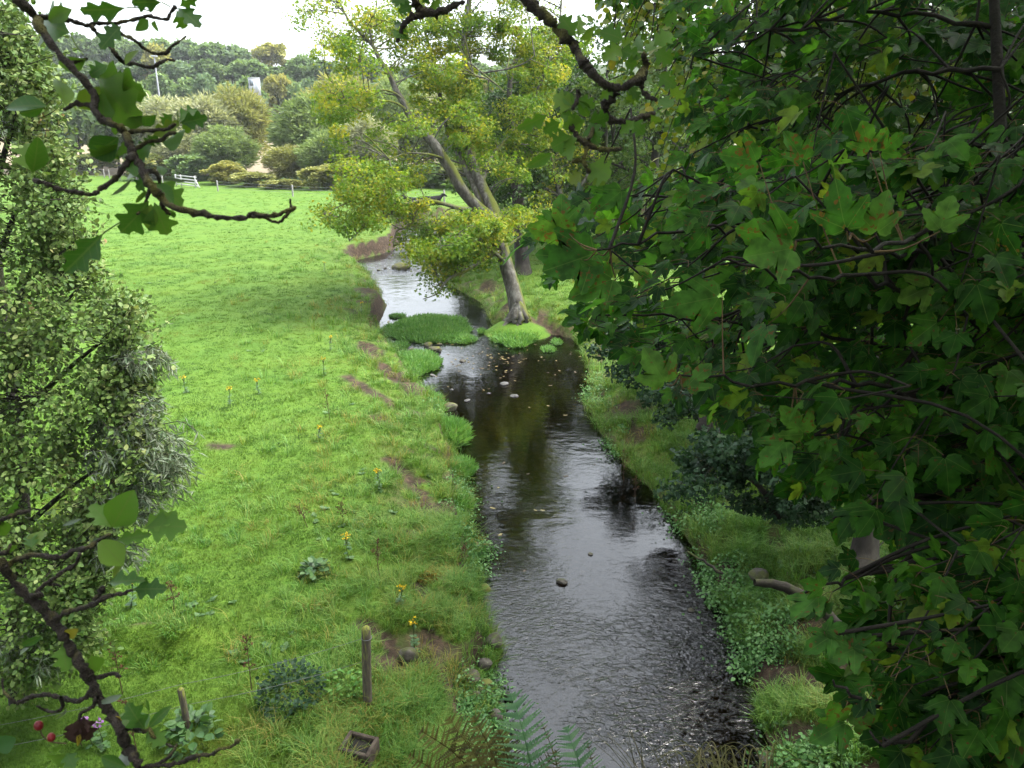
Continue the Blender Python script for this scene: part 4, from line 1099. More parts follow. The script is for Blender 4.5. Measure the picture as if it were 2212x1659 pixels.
islet('small cress islet between the two broad islets', 1000, 735, 28, 9, .12, 1300, .14)
islet('tiny grass tuft in mid-stream above the small cress islet', 1040, 718, 7, 4, .08, 200, .14)
islet('tiny cress tuft near the right bank', 1185, 757, 13, 6, .10, 350, .13)
islet('small grass tuft just upstream of the tiny cress tuft', 1203, 742, 10, 5, .10, 300, .14)
islet('thin strip of cress at the head of the largest islet', 858, 684, 18, 4, .08, 350, .12)
islet('low cress pad beside the dark stone at the left bank', 860, 750, 20, 7, .10, 700, .14)
islet('bushy lobe of cress reaching from the left bank below the stones', 895, 790, 50, 26, .22, 4500, .20)
islet('second lobe of pale cress at the left bank above the lone boulder', 905, 880, 52, 26, .20, 4000, .17)
islet('grassy spit pointing into the stream below the lone boulder', 960, 945, 46, 22, .24, 3800, .30)
islet('leafy cress patch at the foot of the left bank by the pale stick', 985, 1100, 30, 22, .22, 1400, .20)
islet('grassy shelf at the mouth of the muddy scar, left bank', 985, 1020, 34, 18, .18, 1800, .20)

M_rock = rough_mat('river_stone', [(.3, (.045, .040, .032)), (.55, (.115, .10, .078)), (.8, (.21, .19, .15))], 9.0, .75, .5, moss=((.05, .055, .014), 5.0, .08))
M_rockm = rough_mat('mossy_stone', [(.3, (.06, .055, .04)), (.55, (.15, .14, .09)), (.8, (.24, .22, .15))], 9.0, .85, .5, moss=((.085, .088, .018), 4.0, .16))
M_rockw = rough_mat('pale_pebble', [(.3, (.08, .075, .07)), (.7, (.19, .18, .165))], 14.0, .6, .3)
import bmesh
def rock_mesh(seed, sub=3, ang=.32):
    bm = bmesh.new(); bmesh.ops.create_icosphere(bm, subdivisions=sub, radius=1.0)
    r = np.random.default_rng(seed); o = r.uniform(0, 50, 3); cuts = unit(r.normal(size=(7, 3)))
    for v in bm.verts:
        p = np.array(v.co)
        for c in cuts:
            q = p @ c
            if q > .72: p = p - c * (q - .72) * .8
        n = 1 + ang * (fbm(np.array([p[0] * 1.3 + o[0] + p[2]]), np.array([p[1] * 1.3 + o[1] - p[2] * .7]), 3)[0])
        v.co = p * n
    me = bpy.data.meshes.new('stone'); bm.to_mesh(me); bm.free()
    me.polygons.foreach_set('use_smooth', np.ones(len(me.polygons), dtype=bool))
    return me
ROCKS = [rock_mesh(s) for s in range(8)]
def stone(label, X, Y, w, h, z, mat, group=None, name='stone', k=None):
    c = g0(X, Y, z); D_ = np.linalg.norm(c - CAM) * math.cos(.1)
    me = ROCKS[(k if k is not None else rng.integers(8)) % 8]
    o = bpy.data.objects.new(name, me); COL.objects.link(o)
    if not me.materials: me.materials.append(mat)
    o.material_slots[0].link = 'OBJECT'; o.material_slots[0].material = mat
    sx_ = w / 2 / F * D_
    o.scale = (sx_, sx_ * rng.uniform(.8, 1.1), max(h / 2 / F * D_ * 1.05, sx_ * .45))
    o.location = c + np.array([0, 0, o.scale[2] * .25]); o.rotation_euler = (rng.normal(0, .15), rng.normal(0, .15), rng.uniform(0, 6.28))
    return tag(o, label, 'stone', group)
for a in (
    ('lone mossy boulder standing in the shallows below the cress', 973, 884, 34, 24, WZ, M_rockm), ('dark wet stone between the left bank and the largest islet', 888, 761, 30, 15, WZ, M_rock),
    ('mossy stone at the tail of the largest islet, behind its twin', 925, 748, 22, 14, WZ, M_rockm), ('mossy stone at the tail of the largest islet, in front of its twin', 940, 757, 36, 16, WZ, M_rockm),
    ('small mossy stone right of the twin stones', 950, 745, 12, 8, WZ, M_rockm), ('grassy-topped rock islet on the riffle', 868, 580, 44, 16, WZ, M_rockm),
    ('large round grey boulder at the left water\'s edge', 1067, 1388, 42, 32, -.85, M_rock), ('square boulder half buried in the bank below the round one', 1047, 1436, 34, 26, -.85, M_rock),
    ('broad flat brown boulder under the grassy overhang', 1010, 1462, 52, 30, -.8, M_rock), ('earthy slab in the scar beside the tall post', 880, 1418, 44, 34, -.3, M_rock),
    ('dark boulder at the stream edge left of the fern', 1070, 1553, 36, 34, -.95, M_rock), ('leaning brown stone standing in the shallows beside the fern tip', 1098, 1512, 20, 28, WZ, M_rock),
    ('small dark stone in the water off the pebble shelf', 1074, 1495, 17, 13, WZ, M_rock), ('mossy knob of rock above the dark boulder', 1085, 1532, 24, 16, WZ, M_rockm),
    ('mossy flat stone topping the pebble shelf', 1053, 1480, 28, 16, -.9, M_rockm), ('flat brown stone on the pebble shelf', 1038, 1490, 20, 12, -.9, M_rock), ('upright tan stone on the pebble shelf', 1057, 1508, 14, 16, -.95, M_rockw),
    ('brown stone at the back of the pebble shelf', 1028, 1502, 20, 14, -.85, M_rock), ('rounded stone at the foot of the pebble shelf', 1044, 1510, 18, 12, -.95, M_rock), ('pebble-shelf stone beneath the mossy flat one', 1052, 1495, 18, 10, -.93, M_rock),
    ('moss-capped rock breaking the water by the grassy spur', 1047, 1272, 30, 12, WZ, M_rockm), ('grass-capped rock at the left bank below the leafy cress', 1033, 1184, 30, 18, -.95, M_rockm),
    ('dark flat stone in mid-stream on the rippled water', 1215, 1258, 26, 9, WZ, M_rock), ('smaller dark stone breaking the ripples upstream of the flat one', 1275, 1198, 12, 5, WZ, M_rock),
    ('dark stone near the right bank in rough water', 1492, 1320, 14, 8, WZ, M_rock), ('pale flat stone under the dark pool surface', 1089, 831, 22, 7, WZ - .02, M_rockw), ('grey flat stone in the dark pool with a yellow leaf', 1111, 857, 20, 6, WZ - .02, M_rockw),
    ('small pale stone in the pool left of the flat one', 1009, 867, 16, 6, WZ - .02, M_rockw), ('cream pebble at the left edge of the dark pool', 935, 812, 14, 6, WZ - .02, M_rockw), ('white pebble in the pool below the cream one', 976, 843, 10, 5, WZ - .02, M_rockw),
    ('blue-grey pebble in the middle of the dark pool', 1056, 851, 9, 5, WZ - .02, M_rockw), ('bluish stone under water upstream in the dark pool', 998, 781, 18, 6, WZ - .02, M_rock), ('mossy rock under the fallen log end', 1640, 1250, 46, 30, -.6, M_rock),
    ('dark flat stone by the right bank under the yellow grass', 1660, 1645, 40, 22, WZ, M_rock), ('dark stone in the corner shallows beside the flat one', 1720, 1648, 40, 18, -.95, M_rock),
    ('black stone on the left of the riffle', 832, 581, 8, 5, WZ, M_rock), ('small rock left of the white riffle water', 818, 584, 10, 4, WZ, M_rock),
):
    stone(a[0], *a[1:])
for q in range(26):
    X, Y = (rng.uniform(1600, 1760), rng.uniform(1590, 1640)) if q % 2 else (rng.uniform(1020, 1075), rng.uniform(1475, 1525))
    stone('small dark pebble in the corner shallows under the yellow grass' if q % 2 else 'small dark pebble on the shelf left of the green fern', X, Y, rng.uniform(7, 14), rng.uniform(5, 8), -.97, M_rock, 'pebbles on the stream margins', 'pebble')

# leaves drifting and lying on the dark pool
Xs = np.concatenate([rng.normal(1080, 75, 80), rng.normal(1150, 120, 26), rng.uniform(1050, 1300, 10)])
Ys = np.concatenate([rng.normal(775, 22, 80), rng.normal(830, 40, 26), rng.uniform(1000, 1250, 10)])
P = onz(Xs, Ys, WZ)[:, :]
ok = inside(P[:, 0], P[:, 1]) & (seg_dist(P[:, 0], P[:, 1], poly) > .15)
P = P[ok] + [0, 0, .006]
a = rng.uniform(0, 6.28, len(P))
M_fall = leaf_mat('fallen_leaf', [(.1, (.10, .06, .02)), (.6, (.22, .16, .04)), (.95, (.32, .26, .08))], trans=.1, rough=.5, spec=.4)
tag(obj('floating_leaves', leaf_cloud('floating_leaves', LEAF5, P, np.column_stack([np.cos(a), np.sin(a), 0 * a]), np.tile([0, 0, 1.0], (len(P), 1)) + rng.normal(0, .1, (len(P), 3)), rng.uniform(.06, .13, len(P)))), kind='stuff')
bpy.data.objects['floating_leaves'].data.materials.append(M_fall)

# ---- near fence of two posts and two wires
M_post = rough_mat('weathered_post', [(.3, (.07, .058, .042)), (.55, (.16, .135, .10)), (.8, (.28, .245, .19))], 6.0, .9, .5, moss=((.14, .15, .03), 6.0, .3), stretch=(6, 6, .8))
M_wire = rough_mat('galvanised_wire', [(.3, (.14, .15, .15)), (.7, (.28, .29, .29))], 40.0, .5, .1)
pa, pb_ = g0(793, 1509), g0(408, 1581)
tf_ = empty('wire_fence', pa, 'two-wire fence on two round posts near the bridge, one post tall and moss-capped', 'fence')
def post(base, h, r, lean=(0, 0)):
    pts = np.array([base + [0, 0, -.2], base + [lean[0] * .5, lean[1] * .5, h * .5], base + [lean[0], lean[1], h]])
    return tubes('post', [(smooth_path(pts, 3), np.full(7, r))], 14)
po = obj('post', rel(post(pa, 1.12, .062, (.05, 0)), tf_), M_post, tf_); po['label'] = 'taller post with a moss-capped top'
po = obj('post', rel(post(pb_, .66, .042, (-.02, 0)), tf_), M_post, tf_); po['label'] = 'shorter slimmer post half hidden in herbs'
def wire(a, b, sag, r=.003):
    t = np.linspace(0, 1, 13)[:, None]
    p = a * (1 - t) + b * t; p[:, 2] -= sag * 4 * (t * (1 - t))[:, 0]
    return p, np.full(13, r)
dirw = unit(pb_ - pa)
pc = pb_ + (pb_ - pa) * 1.3
for za, zb in ((.98, .72), (.62, .40)):
    a0, b0, c0 = pa + [.03, 0, za], pb_ + [0, .03, zb], pc + [0, 0, zb - .1]
    p1, r1 = wire(a0, b0, .05); p2, r2 = wire(b0, c0, .06)
    obj('wire', rel(tubes('wire', [(p1, r1), (p2, r2)], 4), tf_), M_wire, tf_)
a_ = np.linspace(0, 6.28, 17)
obj('wire_tie', rel(tubes('wire_tie', [(pa + np.column_stack([.047 + .068 * np.cos(a_), .068 * np.sin(a_), np.full(17, .98)]), np.full(17, .0055))], 4), tf_), M_wire, tf_)

# ---- hollow concrete block
M_conc = rough_mat('old_concrete', [(.3, (.04, .03, .022)), (.55, (.095, .072, .052)), (.8, (.17, .135, .105))], 9.0, .95, .5, moss=((.10, .11, .02), 4.0, -.25))
M_dark = rough_mat('wet_black_silt', [(.3, (.012, .010, .008)), (.7, (.035, .03, .025))], 9.0)
tc_ = empty('concrete_trough', g0(776, 1622), 'square hollow concrete block with mossy sides sunk in the grass', 'trough')
tc_.rotation_euler = (.05, .03, -.28)
s_, w_, hh_ = .205, .05, .13
wl_ = [(-s_, -s_ * .8, -.1, -s_ + w_, s_ * .8, hh_), (s_ - w_, -s_ * .8, -.1, s_, s_ * .8, hh_), (-s_ + w_, -s_ * .8, -.1, s_ - w_, -s_ * .8 + w_, hh_ - .002), (-s_ + w_, s_ * .8 - w_, -.1, s_ - w_, s_ * .8, hh_ - .003)]
for b_ in wl_:
    o = obj('wall_slab', box_mesh('wall_slab', [b_]), M_conc, tc_)
    bv = o.modifiers.new('bevel', 'BEVEL'); bv.width = .012; bv.segments = 2
obj('silt', box_mesh('silt', [(-s_ + w_, -s_ * .8 + w_, -.08, s_ - w_, s_ * .8 - w_, .07)]), M_dark, tc_)

# ---- far pasture fence: posts and wires, and the white gate
M_fpost = rough_mat('silvered_post', [(.3, (.30, .28, .25)), (.7, (.55, .53, .49))], 5.0, .9, .2)
M_white = rough_mat('white_painted_timber', [(.3, (.62, .61, .58)), (.7, (.80, .79, .76))], 6.0, .7, .1)
FP = [(150, 375), (162, 378), (207, 381), (226, 384), (237, 385), (260, 389), (296, 392), (352, 398), (471, 413), (633, 424), (790, 432), (960, 437)]
fp = []
tff = empty('wire_fence', g0(471, 413), 'long wire fence on pale posts along the far side of the pasture', 'fence')
for k, (X, Y) in enumerate(FP):
    b_ = g0(X, Y); b_[2] = float(terrain(b_[:1], b_[1:2])[0]); fp.append(b_)
    obj('post', rel(tubes('post', [(np.array([b_ + [0, 0, -.2], b_ + [0, 0, .6], b_ + [0, 0, 1.15]]), np.array([.085, .085, .08]))], 8), tff), M_fpost, tff)
for z_ in (.4, .75, 1.05):
    ps = [(np.array([a + [0, 0, z_], (a + b_) / 2 + [0, 0, z_ - .02], b_ + [0, 0, z_]]), np.full(3, .012)) for a, b_ in zip(fp[:-1], fp[1:]) if not (abs(a[0] - fp[7][0]) < 1e-6)]
    obj('wire', rel(tubes('wire', ps, 3), tff), M_wire, tff)
ga, gb = g0(381, 402), g0(427, 406)
for q_ in (ga, gb): q_[2] = float(terrain(q_[:1], q_[1:2])[0])
tg = empty('field_gate', (ga + gb) / 2, 'white four-barred wooden gate in the far pasture fence', 'gate')
gu = unit(gb - ga); gl_ = np.linalg.norm(gb - ga)
def bar(p, q, w, name):
    d_ = q - p; l = np.linalg.norm(d_); d_ = d_ / l
    n_ = unit(np.cross(d_, [0, 1, .01])); m2 = np.cross(n_, d_)
    V = [p + d_ * (l * i_) + n_ * w * a + m2 * w * .5 * b for i_ in (0, 1) for a, b in ((-1, -1), (1, -1), (1, 1), (-1, 1))]
    return rel(make_mesh(name, np.array(V), np.array([(0, 1, 5, 4), (1, 2, 6, 5), (2, 3, 7, 6), (3, 0, 4, 7), (3, 2, 1, 0), (4, 5, 6, 7)])), tg)
for z_ in (.22, .52, .86, 1.22):
    obj('bar', bar(ga + [0, 0, z_ + .06], gb + [0, 0, z_], .065, 'bar'), M_white, tg)
for f_ in (.02, .27, .93):
    p_ = ga + (gb - ga) * f_ + [0, -.06, 0]
    obj('post', bar(p_ + [0, 0, .02 if f_ != .93 else -.2], p_ + [0, 0, 1.4], .07, 'post'), M_white, tg)
p_ = ga + (gb - ga) * .93
obj('brace', bar(p_ + [0, -.1, 1.05], gb + gu * .6 + [0, -.1, -.1], .06, 'brace'), M_white, tg)

# ---- pale box tower and lamp mast above the willows
M_panel = rough_mat('pale_grey_panel', [(.3, (.62, .66, .70)), (.7, (.76, .79, .82))], .6, .5, .05)
M_glassd = rough_mat('grey_window', [(.3, (.16, .20, .23)), (.7, (.22, .26, .30))], .6, .25, .02)
M_steel = rough_mat('galvanised_steel', [(.3, (.38, .40, .41)), (.7, (.52, .54, .55))], 2.0, .5, .1)
c = at(550, 188, 140.0)
tt = empty('watch_tower', (c[0], c[1], float(terrain(c[:1], c[1:2])[0])), 'pale grey box-shaped cabin tower on legs above the willows', 'tower')
tt.rotation_euler = (0, 0, .35)
zb, zt = (CAM + rays(550, 206) * 140)[2] - tt.location[2], (CAM + rays(550, 170) * 140)[2] - tt.location[2]
obj('cabin', box_mesh('cabin', [(-.95, -.8, zb, .95, .8, zt)]), M_panel, tt)
obj('roof', box_mesh('roof', [(-1.02, -.87, zt, 1.02, .87, zt + .12)]), M_panel, tt)
obj('window', box_mesh('window', [(-.99, -.62, zb + 1.6, -.952, .62, zt - .3)]), M_glassd, tt)
obj('window', box_mesh('window', [(-.86, -.84, zb + 1.6, -.2, -.802, zt - .3)]), M_glassd, tt)
obj('door', box_mesh('door', [(.15, -.835, zb + .1, .8, -.802, zt - .4)]), M_panel, tt)
for sx_ in (-.8, .8):
    for sy_ in (-.65, .65):
        obj('leg', box_mesh('leg', [(sx_ - .09, sy_ - .09, -.3, sx_ + .09, sy_ + .09, zb)]), M_steel, tt)
obj('ladder', tubes('ladder', [(np.array([[-.45, -1.05, 0], [-.45, -1.0, zb * .5], [-.45, -.95, zb]]), .03), (np.array([[-.1, -1.05, 0], [-.1, -1.0, zb * .5], [-.1, -.95, zb]]), .03)] + [(np.array([[-.45, -1.0, k], [-.28, -1.0, k], [-.1, -1.0, k]]), .02) for k in np.arange(.4, zb, .35)], 4), M_steel, tt)
c = at(333, 123, 138.0)
tl = empty('lamp_mast', (c[0], c[1], float(terrain(c[:1], c[1:2])[0])), 'tall thin grey mast with a small lamp head rising from the willows', 'mast')
hm = c[2] - tl.location[2]
obj('pole', tubes('pole', [(np.array([[0, 0, -.3], [0, 0, hm * .5], [0, 0, hm]]), np.array([.19, .15, .11]))], 10), M_steel, tl)
obj('lamp_head', box_mesh('lamp_head', [(-.5, -.25, hm, .5, .25, hm + .28)]), M_panel, tl)

# ---- two black cattle lying on the far pasture
M_cow = rough_mat('black_hide', [(.3, (.006, .006, .007)), (.7, (.016, .015, .016))], 12.0, .95, .2)
def cow(label, X, Y, yaw, s=1.0):
    b_ = g0(X, Y); b_[2] = float(terrain(b_[:1], b_[1:2])[0]) - .02
    t = empty('cow', b_, label, 'cow', 'black cattle lying on the far pasture')
    t.rotation_euler = (0, 0, yaw); t.scale = (s, s, s)
    # body lofted along x: rump, barrel, shoulder, neck, head
    st = [(-1.05, .42, .10, .12), (-.98, .48, .28, .30), (-.75, .50, .42, .44), (-.35, .47, .47, .47), (.05, .46, .47, .46), (.45, .50, .40, .47), (.75, .62, .26, .36), (.95, .82, .18, .25), (1.10, 1.00, .155, .19), (1.28, 1.03, .13, .16), (1.48, .93, .09, .10), (1.58, .88, .06, .06)]
    m_ = 14; V = []
    for x_, zc, ry_, rz_ in st:
        for a in np.linspace(0, 2 * math.pi, m_, endpoint=False):
            V.append((x_, ry_ * math.cos(a), max(zc + rz_ * math.sin(a), .0)))
    Fc = [(q * m_ + a, q * m_ + (a + 1) % m_, (q + 1) * m_ + (a + 1) % m_, (q + 1) * m_ + a) for q in range(len(st) - 1) for a in range(m_)]
    V.append((-1.08, 0, .42)); V.append((1.6, 0, .88)); k = len(V)
    Fc += [((a + 1) % m_, a, k - 2, k - 2) for a in range(m_)] + [((len(st) - 1) * m_ + a, (len(st) - 1) * m_ + (a + 1) % m_, k - 1, k - 1) for a in range(m_)]
    Fq = np.array(Fc); tri = np.vstack([Fq[:, [0, 1, 2]], Fq[Fq[:, 2] != Fq[:, 3]][:, [0, 2, 3]]])
    obj('body', make_mesh('body', np.array(V, float), tri, None, True), M_cow, t)
    for sy_ in (-1, 1):
        obj('ear', tubes('ear', [(np.array([[1.1, sy_ * .13, 1.10], [1.08, sy_ * .24, 1.13], [1.06, sy_ * .33, 1.09]]), np.array([.03, .06, .015]))], 6), M_cow, t)
        obj('foreleg', tubes('foreleg', [(smooth_path([(.55, sy_ * .3, .30), (.85, sy_ * .34, .10), (.55, sy_ * .40, .06), (.45, sy_ * .40, .05)], 3), np.linspace(.13, .055, 10))], 8), M_cow, t)
        obj('hind_leg', tubes('hind_leg', [(smooth_path([(-.75, sy_ * .35, .30), (-.25, sy_ * .50, .14), (-.65, sy_ * .55, .07), (-.35, sy_ * .58, .05)], 3), np.linspace(.20, .055, 10))], 8), M_cow, t)
    obj('tail', tubes('tail', [(smooth_path([(-1.05, 0, .6), (-1.16, .05, .4), (-1.14, .15, .1), (-1.0, .3, .03)], 3), np.linspace(.035, .02, 10))], 6), M_cow, t)
cow('black cow lying left of another on the pasture beyond the eroded bank', 897, 449, 3.0)
cow('black cow lying to the right of its companion beyond the eroded bank', 934, 443, .25, .9)

# ---- flowering and dead weeds
M_stemg = rough_mat('green_stem', [(.3, (.05, .09, .025)), (.7, (.10, .15, .04))], 20.0)
M_stemb = rough_mat('dead_brown_stem', [(.3, (.07, .04, .022)), (.7, (.17, .10, .055))], 20.0)
M_flow = leaf_mat('yellow_flower', [(.1, (.70, .42, .01)), (.8, (.95, .68, .02))], trans=.2, rough=.6, spec=.2)
M_purp = leaf_mat('purple_flower', [(.1, (.32, .12, .42)), (.8, (.50, .26, .58))], trans=.2, rough=.6, spec=.2)
M_seed = leaf_mat('brown_seed', [(.1, (.06, .03, .018)), (.8, (.17, .085, .045))], trans=.1, rough=.8, spec=.1)
def weed(name, label, X, Y, h, mf, cat, nf=14, group=None, spread=.12, fs=.03, stem=None, tall=False):
    b_ = g0(X, Y); b_[2] = float(terrain(b_[:1], b_[1:2])[0]) - .02
    t = empty(name, b_, label, cat, group)
    top = np.array([rng.normal(0, .05), rng.normal(0, .05), h])
    ps = [(smooth_path([(0, 0, 0), top * .5 + [rng.normal(0, .02), 0, 0], top], 3), np.linspace(.008, .004, 7))]
    tips = []
    for q in range(nf):
        k = rng.uniform(.35, 1) if tall else rng.uniform(.6, .95)
        a = rng.uniform(0, 6.28); s0 = top * k
        l = spread * (1.25 - k * .6 if tall else 1)
        e = s0 + [math.cos(a) * l * rng.uniform(.3, 1), math.sin(a) * l * rng.uniform(.3, 1), l * rng.uniform(.3, 1.1) if tall else h - s0[2] + rng.uniform(-.02, .05)]
        ps.append((smooth_path([s0, (s0 + e) / 2 + [0, 0, .02], e], 2), np.linspace(.004, .0025, 5))); tips.append(e)
    obj('stem', tubes('stem', ps, 4), stem or M_stemg, t)
    tips = np.repeat(np.array(tips), 6, 0); n = len(tips)
    obj('flower', leaf_cloud('flower', CLUMP, tips + rng.normal(0, fs * .45, (n, 3)), rdir(n), rdir(n, 1.5), rng.uniform(.6, 1.3, n) * fs), mf, t)
    if stem is None:
        n = 22; k = rng.uniform(.05, .8, n); a = rng.uniform(0, 6.28, n)
        obj('leaves', leaf_cloud('leaves', HAW, top * k[:, None], np.column_stack([np.cos(a), np.sin(a), rng.uniform(.1, .6, n)]), np.tile([0, 0, 1.0], (n, 1)), .09 * (1.2 - k * .6)), M_herb, t)['kind'] = 'stuff'
    return t
W_ = 'ragwort flowering in the pasture'
for (X, Y, l) in ((403, 848, 'ragwort with a yellow head alone on the open pasture'), (560, 850, 'ragwort browning in the middle of the pasture'), (498, 880, 'ragwort pair of stalks in mid pasture above the mole hill'), (690, 950, 'ragwort with few flowers near the bank crest'), (714, 755, 'ragwort on the bank crest level with the islets'),
                  (318, 690, 'ragwort at the tip of the bush twigs'), (780, 665, 'ragwort on the brink above the bright pool'), (836, 655, 'orange-yellow ragwort at the undercut brink'), (755, 1205, 'bright ragwort on the bank top by a clump of docks'), (860, 1290, 'large golden ragwort beside the scar above the post'), (895, 1360, 'ragwort on the grassy spur above the round boulder'),
                  (818, 1055, 'ragwort on the slope opposite the willow'), (282, 1315, 'tall ragwort behind the earth ledge'), (700, 585, 'ragwort below the eroded bend'), (700, 812, 'ragwort among pale herbs near the bank'), ):
    weed('ragwort', l, X, Y, rng.uniform(.35, .6), M_flow, 'ragwort', group=W_, spread=.08, fs=.022, nf=9)
for (X, Y, h, l) in ((375, 1322, .55, 'dead brown dock stalk behind the earth ledge'), (265, 1500, .8, 'dead seeded dock behind the hawthorn stem'), (712, 905, .8, 'rusty dock spike on the bank crest'), (545, 1500, 1.0, 'tall dead seeded thistle in front of the short post'), (300, 1640, .9, 'dead seeded weed beneath the lower hawthorn branch'), (740, 1130, .5, 'rusty dock in the turf below the slope'), (820, 1230, .7, 'feathery dead stalk by the golden ragwort'), (665, 1140, .5, 'brown dead stalk in the grass above the dock clump'),
                     (1000, 1160, .6, 'dead reedy stalk at the left water\'s edge'), (1352, 960, 1.1, 'dead pinkish willowherb on the right verge'), (1380, 1000, 1.0, 'second dead willowherb on the right verge, nearer'), (800, 700, .5, 'straw-coloured stalks above the undercut')):
    weed('dead_dock', l, X, Y, h, M_seed, 'dead weed', 16, 'dead weed stalks', .12, .022, M_stemb, True)
weed('knapweed', 'purple thistle-like flower by the hanging dead leaves', 203, 1610, .4, M_purp, 'wildflower', 4, 'purple wildflowers', .05, .035)
weed('knapweed', 'purple thistle-like flower right of its neighbour', 228, 1622, .4, M_purp, 'wildflower', 4, 'purple wildflowers', .05, .035)
# bigger herb clumps by the near fence
def herb(name, label, X, Y, n, size, h, mat, cat='herb'):
    b_ = g0(X, Y); b_[2] = float(terrain(b_[:1], b_[1:2])[0])
    t = empty(name, b_, label, cat)
    a = rng.uniform(0, 6.28, n); r = np.sqrt(rng.random(n)) * h * .8
    obj('foliage', leaf_cloud('foliage', OVAL, np.column_stack([r * np.cos(a), r * np.sin(a), rng.uniform(0, h, n) * (1 - .4 * r / (h * .8))]), np.column_stack([np.cos(a), np.sin(a), rng.uniform(-.2, .8, n)]), rdir(n, 1.4), size * rng.uniform(.6, 1.2, n)), mat, t)['kind'] = 'stuff'
herb('dock_plant', 'broad-leaved dock tuft at the foot of the short post', 415, 1600, 130, .13, .38, M_herb, 'dock')
herb('nettle_clump', 'grey-green nettle clump between the two near posts', 630, 1510, 520, .075, .55, M_blue, 'nettles')
herb('nettle_clump', 'smaller dark nettle clump left of the tall post', 745, 1490, 200, .07, .35, M_lush, 'nettles')
herb('dock_plant', 'dock leaves under the bright bank-top ragwort', 680, 1235, 90, .14, .25, M_herb, 'dock')
M_mossy = leaf_mat('golden_moss', [(.1, (.13, .10, .015)), (.7, (.26, .20, .03))], trans=.2, rough=.8, spec=.1)
herb('moss_tussock', 'golden-brown mossy tussock near the left waterline', 925, 1222, 700, .05, .22, M_mossy, 'tussock')
# ------------------------------------------------------------------ hawthorn branches close to the camera
HAW_V = [half_leaf([(x * w, y) for x, y in [(0, 0), (.05, .10), (.12, .20), (.30, .34), (.37, .44), (.20, .50), (.17, .55), (.33, .68), (.34, .76), (.16, .80), (.14, .85), (.15, .93), (.05, .97), (0, 1)]], fo, dr) for w, fo, dr in ((1.0, .25, .2), (1.2, .1, .3), (.8, .5, .15), (1.3, .2, -.1))]
HAW_O = half_leaf([(0, 0), (.10, .12), (.24, .30), (.30, .48), (.27, .62), (.20, .78), (.10, .92), (0, 1)], .35, .2)
HAW_N = half_leaf([(0, 0), (.06, .2), (.10, .5), (.07, .8), (0, 1)], .4, .2)
M_haw = leaf_mat('hawthorn_leaf', [(.05, (.045, .13, .016)), (.5, (.075, .19, .022)), (.85, (.13, .25, .028)), (.97, (.18, .24, .03))], under=(.11, .22, .045), trans=.35, rough=.4, spec=.3, spots=(60.0, .80, (.13, .07, .02)), veins=2, tmul=1.5)
M_hawp = leaf_mat('pale_hawthorn_leaf', [(.05, (.075, .18, .02)), (.6, (.12, .25, .03)), (.97, (.18, .30, .035))], under=(.12, .24, .04), trans=.35, rough=.45, spec=.22, spots=(60.0, .82, (.16, .10, .03)), veins=2)
M_hawy = leaf_mat('yellow_hawthorn_leaf', [(.05, (.30, .26, .03)), (.9, (.42, .32, .04))], trans=.35, rough=.4, spec=.4)
M_dead = leaf_mat('dead_hanging_leaf', [(.05, (.030, .014, .012)), (.9, (.075, .035, .028))], trans=.1, rough=.7, spec=.2)
M_hawg = leaf_mat('grey_leaf_underside', [(.05, (.13, .18, .12)), (.9, (.22, .27, .20))], trans=.2, rough=.4, spec=.5)

def knobby(pts, rad, n=5):
    p = smooth_path(pts, n)
    k = len(p)
    r = np.interp(np.linspace(0, 1, k), np.linspace(0, 1, len(rad)), rad)
    r = r * (1 + .28 * rng.normal(size=k) * np.where(np.arange(k) % 2, 1, .3).clip(0, 1))
    r = np.clip(r, min(rad) * .55, None)
    p[1:-1] += rng.normal(0, 1, (k - 2, 3)) * r[1:-1, None] * .18
    return p, r

class Spray:
    def __init__(s, name, label, zx, zy, D):
        s.zx, s.zy, s.D = zx, zy, D
        s.t = None; s.name = name; s.label = label; s.off = {}
    def P(s, x, y, d=0.0):
        return at(s.zx + x / 3.0, s.zy + y / 3.0, s.D + d)
    def stem(s, pts, w, name='twig', d0=0.0, d1=None):
        d1 = d0 if d1 is None else d1
        n = len(pts)
        A = np.array([s.P(x, y, d0 + (d1 - d0) * i / (n - 1) + rng.normal(0, .006)) for i, (x, y) in enumerate(pts)])
        if s.t is None:
            s.t = empty(s.name, A[0], s.label, 'branch', 'hawthorn branches hanging before the lens')
        w = np.atleast_1d(w).astype(float)
        r = w / 3.0 / 2.0 / F * (s.D + d0)
        if len(r) == 1: r = np.array([r[0], r[0] * .9, r[0] * .75])
        obj(name, rel(tubes(name, [knobby(A, r)], 10), s.t), M_twig, s.t)
    def leaf(s, b, t, tm=None, mat=None, d=0.0, w=1.0, name='leaf', petiole=None, face=None):
        B, T = s.P(*b, d), s.P(*t, d + rng.uniform(-.02, .02))
        Y = T - B; l = np.linalg.norm(Y); Y = Y / l
        n = unit(CAM - B) + rng.normal(0, .38, 3) if face is None else np.array(face)
        tv, tf = tm if tm is not None else HAW_V[rng.integers(4)]
        tv = tv * [w, 1, 1]
        me = leaf_cloud(name, (tv, tf), B[None], Y[None], n[None], l)
        me.polygons.foreach_set('use_smooth', np.ones(len(me.polygons), dtype=bool))
        o = obj(name, rel(me, s.t), mat or M_haw, s.t)
        if petiole:
            A = np.array([s.P(*p, d) for p in petiole] + [B])
            obj('petiole', rel(tubes('petiole', [(smooth_path(A, 3), .0009)], 5), s.t), M_hawp, s.t)
        return o

